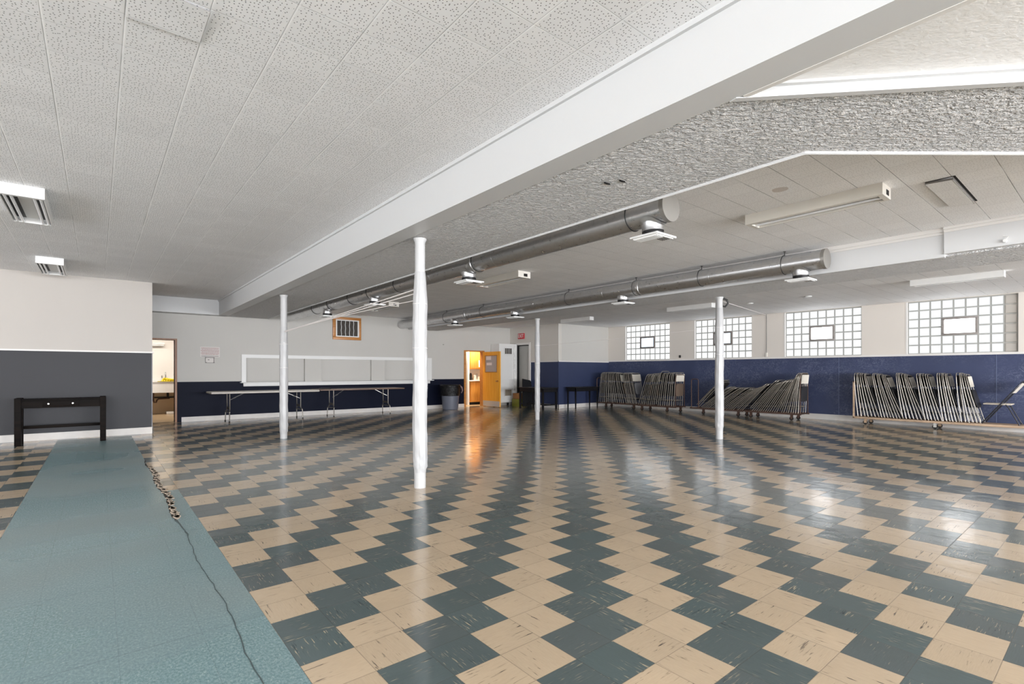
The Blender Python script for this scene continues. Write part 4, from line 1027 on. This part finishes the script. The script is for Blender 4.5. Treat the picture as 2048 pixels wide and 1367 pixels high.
SETS = {'dark': folded_parts(M['chair_seat'], M['chair_back']), 'pale': folded_parts(M['chair_seat'], M['chair_pan']), 'grey': folded_parts(M['chair_seat_g'], M['chair_pan']), 'brown': folded_parts(paint('brown_seat', (.16, .115, .085), .5, .06), M['chair_pan'])}
PROTO = {}
ORD = ['first', 'second', 'third', 'fourth', 'fifth', 'sixth', 'seventh', 'eighth', 'ninth', 'tenth', 'eleventh', 'twelfth', 'thirteenth', 'fourteenth', 'fifteenth', 'sixteenth', 'seventeenth', 'eighteenth', 'nineteenth', 'twentieth', 'twenty-first', 'twenty-second', 'twenty-third', 'twenty-fourth', 'twenty-fifth', 'twenty-sixth']
def chair(kind, x, yb, yt, deck, label, group, ext=0., L0=1.0):
    """folded chair standing on a cart deck at yb, its top leaning to yt"""
    if kind not in PROTO:
        root = bpy.data.objects.new('folding_chair', None); COL.objects.link(root)
        for k_, me in SETS[kind].items():
            o = bpy.data.objects.new(k_, me); COL.objects.link(o); o.parent = root
        PROTO[kind] = root
    else:
        src = PROTO[kind]; root = src.copy(); COL.objects.link(root)
        for ch in list(src.children):
            c_ = ch.copy(); COL.objects.link(c_); c_.parent = root
    s_ = max(-.95, min(.95, (yt-yb)/L0)); th = math.asin(s_)
    root.location = (x, yb+ext*s_, deck+ext*cos(th)); root.rotation_euler = (-th, 0, 0); root.empty_display_size = .1
    return tag(root, label, 'chair', group)
rc = random.Random(21)
def bunch(n, x, yb0, yb1, yt0, yt1, deck, lab, group, kinds=None, ext=None, start=0, L0=1.0):
    for i in range(n):
        t = i/(n-1) if n > 1 else 0
        yb = yb0+(yb1-yb0)*t; yt = yt0+(yt1-yt0)*t+rc.uniform(-.012, .012)
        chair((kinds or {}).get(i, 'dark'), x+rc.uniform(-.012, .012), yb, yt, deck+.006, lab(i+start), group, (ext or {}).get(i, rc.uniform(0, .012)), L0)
DK = .172
# far-left cart beside the black table
ga = 'folded chairs on the cart by the navy corner'
la = lambda i: 'folded chair on the cart nearest the navy corner, %s from its left end' % ORD[i]
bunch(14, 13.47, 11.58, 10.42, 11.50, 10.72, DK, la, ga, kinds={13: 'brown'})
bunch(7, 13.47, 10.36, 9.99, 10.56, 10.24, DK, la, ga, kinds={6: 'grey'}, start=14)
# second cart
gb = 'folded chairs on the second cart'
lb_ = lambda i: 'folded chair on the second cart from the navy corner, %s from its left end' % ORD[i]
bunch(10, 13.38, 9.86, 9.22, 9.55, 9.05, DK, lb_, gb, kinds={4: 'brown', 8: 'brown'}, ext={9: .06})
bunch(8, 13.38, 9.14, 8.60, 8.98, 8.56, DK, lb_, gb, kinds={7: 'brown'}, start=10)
# third and fourth carts, chairs slumped over to the right
gc = 'slumped folded chairs on the third cart'
lc = lambda i: 'slumped folded chair on the cart behind the post, %s from its left end' % ORD[i]
def slump(n, yb0, yb1, lean, exts, lab, group):
    for i in range(n):
        t = i/(n-1); yb = yb0+(yb1-yb0)*t
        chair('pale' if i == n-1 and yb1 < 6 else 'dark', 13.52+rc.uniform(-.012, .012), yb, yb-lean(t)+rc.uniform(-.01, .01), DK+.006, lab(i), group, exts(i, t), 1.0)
slump(23, 8.03, 6.60, lambda t: .70 if t < .10 else (.80-.02*t if t < .7 else .79-.35*(t-.7)), lambda i, t: .13 if i < 2 else (.05 if i < 4 else (.09 if i == 19 else 0.)), lc, gc)
gd = 'slumped folded chairs on the fourth cart'
ld = lambda i: 'leaning folded chair on the cart right of the post, %s from its left end' % ORD[i]
slump(23, 6.46, 5.20, lambda t: .66-.30*t if t < .5 else .51-.92*(t-.5), lambda i, t: (.10 if i in (0, 1) else .09 if i == 14 else 0.), ld, gd)
# long plank cart near the right edge: six bunches leaning to the left
ge = 'folded chairs bunched on the long plank cart'
BN = ['first', 'second', 'third', 'fourth', 'fifth', 'sixth']
for b_, (yb0, yb1, yt0, yt1, n_) in enumerate(((4.02, 3.61, 4.12, 3.90, 7), (3.56, 3.16, 3.76, 3.52, 8), (3.17, 2.78, 3.33, 3.12, 7), (2.78, 2.50, 2.955, 2.77, 6), (2.48, 2.22, 2.61, 2.45, 6), (2.19, 1.90, 2.29, 2.16, 6))):
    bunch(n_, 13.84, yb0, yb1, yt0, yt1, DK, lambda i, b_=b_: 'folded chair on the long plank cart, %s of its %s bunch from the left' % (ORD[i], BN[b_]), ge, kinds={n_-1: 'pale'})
# carts
def cart(label, y0, y1, x0, x1, z, posts, mat, casters, wide=.035, plank=False):
    c_ = thing('chair_cart', label, 'cart', ((x0+x1)/2, (y0+y1)/2, 0), 'carts carrying folded chairs')
    mb = MB()
    if plank: mb.bbox(x0, x1, y0, y1, z-.045, z, .004); obj('deck', mb, M['plank'], c_)
    else:
        mb.box(x0, x0+.006, y0, y1, z-.03, z+.012); mb.box(x0+.006, x0+wide, y0, y1, z-.006, z)
        mb.box(x1-.006, x1, y0, y1, z-.03, z+.012); mb.box(x1-wide, x1-.006, y0, y1, z-.006, z); obj('rail', mb, mat, c_, smooth=False)
        mb = MB()
        for y in (y0, (y0+y1)/2-.02, y1-.04): mb.box(x0, x1, y, y+.04, z-.012, z-.006)
        for i in range(7):
            xx = x0+.05+(x1-x0-.1)*i/6; mb.box(xx-.012, xx+.012, y0, y1, z-.006, z-.001)
        obj('slats', mb, mat, c_, smooth=False)
    for (y, zt_, kind) in posts:
        mb = MB(); r = .07
        if kind == 'u':
            mb.tube([(x0+.02, y, z-.02)]+[(x0+.02+r-r*cos(a), y, zt_-r+r*sin(a)) for a in [pi/2*i/5 for i in range(6)]]+[(x1-.02-r+r*sin(a), y, zt_-r+r*cos(a)) for a in [pi/2*i/5 for i in range(6)]]+[(x1-.02, y, z-.02)], .013, 8)
        elif kind == 'h':    # narrow hoop seen face on
            mb.tube([(x0+.02, y, z-.02), (x0+.02, y, zt_-.05)]+[(x0+.02, y-.05+.05*cos(a), zt_-.05+.05*sin(a)) for a in [pi/6*i for i in range(1, 4)]]+[(x0+.02, y-.17-.05*sin(a), zt_-.05+.05*cos(a)) for a in [pi/6*i for i in range(0, 4)]]+[(x0+.02, y-.22, z-.02)], .012, 8)
        else: mb.box(x0, x0+.03, y-.015, y+.015, z-.03, zt_); mb.box(x1-.03, x1, y-.015, y+.015, z-.03, zt_); mb.box(x0, x1, y-.01, y+.01, zt_-.03, zt_)
        obj('end_post', mb, mat, c_)
    for (x, y, m_) in casters:
        mb = MB(); mb.box(x-.035, x+.035, y-.04, y+.04, z-.05 if plank else z-.035, z-.045 if plank else z-.012); zz = z-.05 if plank else z-.03
        mb.box(x-.024, x-.018, y-.02, y+.035, .035, zz); mb.box(x+.018, x+.024, y-.02, y+.035, .035, zz); ca = obj('caster', mb, M['steel'] if m_ else mat, c_, smooth=False)
        mb = MB(); mb.cyl((x-.015, y+.012, .046), (x+.015, y+.012, .046), .046, 18); obj('wheel', mb, M['rubber'], ca)
    return c_
cart('rusty steel chair cart at the navy corner, partly behind the black table', 9.95, 11.68, 13.22, 13.72, DK, ((11.66, 1.0, 'u'),), M['rust'], ((13.28, 11.28, 0), (13.66, 11.35, 0), (13.62, 10.42, 1), (13.28, 10.12, 0)))
cart('rusty steel chair cart second from the navy corner', 8.50, 9.88, 13.13, 13.63, DK, ((8.53, 1.12, 'u'),), M['rust'], ((13.2, 9.75, 0), (13.56, 9.7, 0), (13.2, 8.84, 0), (13.5, 8.58, 0)))
cart('rusty chair cart behind the wrapped post with a hoop handle', 6.56, 8.14, 13.27, 13.77, DK, ((8.10, 1.0, 'h'),), M['rust'], ((13.34, 7.74, 0), (13.7, 7.5, 0), (13.34, 6.72, 0), (13.7, 6.66, 0)))
cart('rusty chair cart between the wrapped post and the plank cart', 5.12, 6.52, 13.27, 13.77, DK, ((5.15, 1.16, 'u'),), M['rust'], ((13.34, 6.38, 0), (13.7, 6.36, 0), (13.34, 5.36, 0), (13.7, 5.34, 0)))
cart('long tan plank chair cart at the right edge of the hall', .9, 4.12, 13.58, 14.10, DK, ((4.10, .99, 'b'),), M['plank'], ((13.68, 3.88, 0), (14.0, 3.86, 0), (13.68, 2.62, 1), (14.0, 2.60, 0)), plank=True)
# loose opened chair standing on the plank cart
lc_ = thing('folding_chair', 'opened folding chair with cream seat standing on the plank cart', 'chair', (13.84, 1.60, DK))
mb = MB(); hw = .22; r = .07; zb = DK+.012
def lin(t): return (1.885-.575*t, zb+.835*t)
P_ = [(-hw, 0.), (-hw, .5), (-hw, .9), (-hw+.02, .965), (-hw+.07, 1.0), (hw-.07, 1.0), (hw-.02, .965), (hw, .9), (hw, .5), (hw, 0.)]
mb.tube([(13.84+x, *lin(t)) for x, t in P_], .0125, 8); mb.tube([(13.84-hw, *lin(.12)), (13.84+hw, *lin(.12))], .008, 6); obj('front_frame', mb, M['chair_leg'], lc_)
mb = MB()
for i in range(8):
    x0_, x1_ = 13.84-hw+.01+(2*hw-.02)*i/8, 13.84-hw+.01+(2*hw-.02)*(i+1)/8
    f0, f1 = (i/4-1), ((i+1)/4-1); d0, d1 = .03*(1-f0*f0), .03*(1-f1*f1)
    (ya, za), (yb_, zb_) = lin(.74), lin(.965)
    n_ = mb.pts([(x0_, ya-d0, za), (x1_, ya-d1, za), (x1_, yb_-d1, zb_), (x0_, yb_-d0, zb_), (x0_, ya-d0-.012, za-.008), (x1_, ya-d1-.012, za-.008), (x1_, yb_-d1-.012, zb_-.008), (x0_, yb_-d0-.012, zb_-.008)])
    for q in ((0,1,2,3),(7,6,5,4),(0,4,5,1),(3,2,6,7)): mb.face([n_+j for j in q])
obj('backrest', mb, M['chair_pan'], lc_)
mb = MB(); mb.bbox(13.84-.195, 13.84+.195, 1.46, 1.875, DK+.385, DK+.412, .012); obj('seat', mb, M['chair_seat_b'], lc_)
for sx in (-1, 1):
    mb = MB(); x = 13.84+sx*.185; mb.tube([(x, 1.545, DK+.40), (x, 1.50, DK+.33), (x, 1.355, zb)], .0115, 8); mb.cyl((x, 1.36, DK), (x, 1.355, DK+.03), .015, 8); obj('rear_leg', mb, M['chair_leg'], lc_)
mb = MB(); mb.tube([(13.84-.185, 1.392, DK+.09), (13.84+.185, 1.392, DK+.09)], .008, 6)
for sx in (-1, 1): mb.bar((13.84+sx*.20, 1.59, DK+.40), (13.84+sx*.20, 1.50, DK+.48), .004, .03, (1, 0, 0))
obj('brace', mb, M['chair_leg'], lc_)

# ------------------------------------------------------------------ lamps, sky, camera
def area(name, loc, rot, sx, sy, energy, col):
    l = bpy.data.lights.new(name, 'AREA'); l.shape = 'RECTANGLE'; l.size = sx; l.size_y = sy; l.energy = energy; l.color = col
    o = bpy.data.objects.new(name, l); COL.objects.link(o); o.location = loc; o.rotation_euler = rot; return o
area('kitchen_lamp', (1.2, 16.6, 2.5), (0, 0, 0), 2.4, .6, 44, (1., .93, .84))
area('pantry_lamp', (10.5, 15.0, 2.5), (0, 0, 0), 1.2, .4, 75, (1., .83, .60))
w = bpy.data.worlds.new('sky'); SC.world = w; w.use_nodes = True
bg = w.node_tree.nodes['Background']; sky = w.node_tree.nodes.new('ShaderNodeTexSky'); sky.sky_type = 'HOSEK_WILKIE'
w.node_tree.links.new(sky.outputs[0], bg.inputs[0]); bg.inputs[1].default_value = .5

FPX, CX, CY, HC, YAW = 1014.195, 1031.54, 742.95, 1.2095, .690
cd = bpy.data.cameras.new('camera'); cam = bpy.data.objects.new('camera', cd); COL.objects.link(cam)
cd.sensor_width = 36.; cd.sensor_fit = 'HORIZONTAL'; cd.lens = 36.*FPX/2048
cd.shift_x = (1024-CX)/2048; cd.shift_y = (CY-683.5)/2048
cd.clip_start = .05; cd.clip_end = 200
cam.location = (0, 0, HC); cam.rotation_euler = (pi/2, 0, -YAW)
SC.camera = cam
vs = SC.view_settings; vs.view_transform = 'Standard'; vs.look = 'None'; vs.gamma = 1.; vs.use_curve_mapping = False; vs.exposure = .50
SC.cycles.max_bounces = 12; SC.cycles.diffuse_bounces = 6
SC.cycles.sample_clamp_indirect = 8.
SC.cycles.use_denoising = True
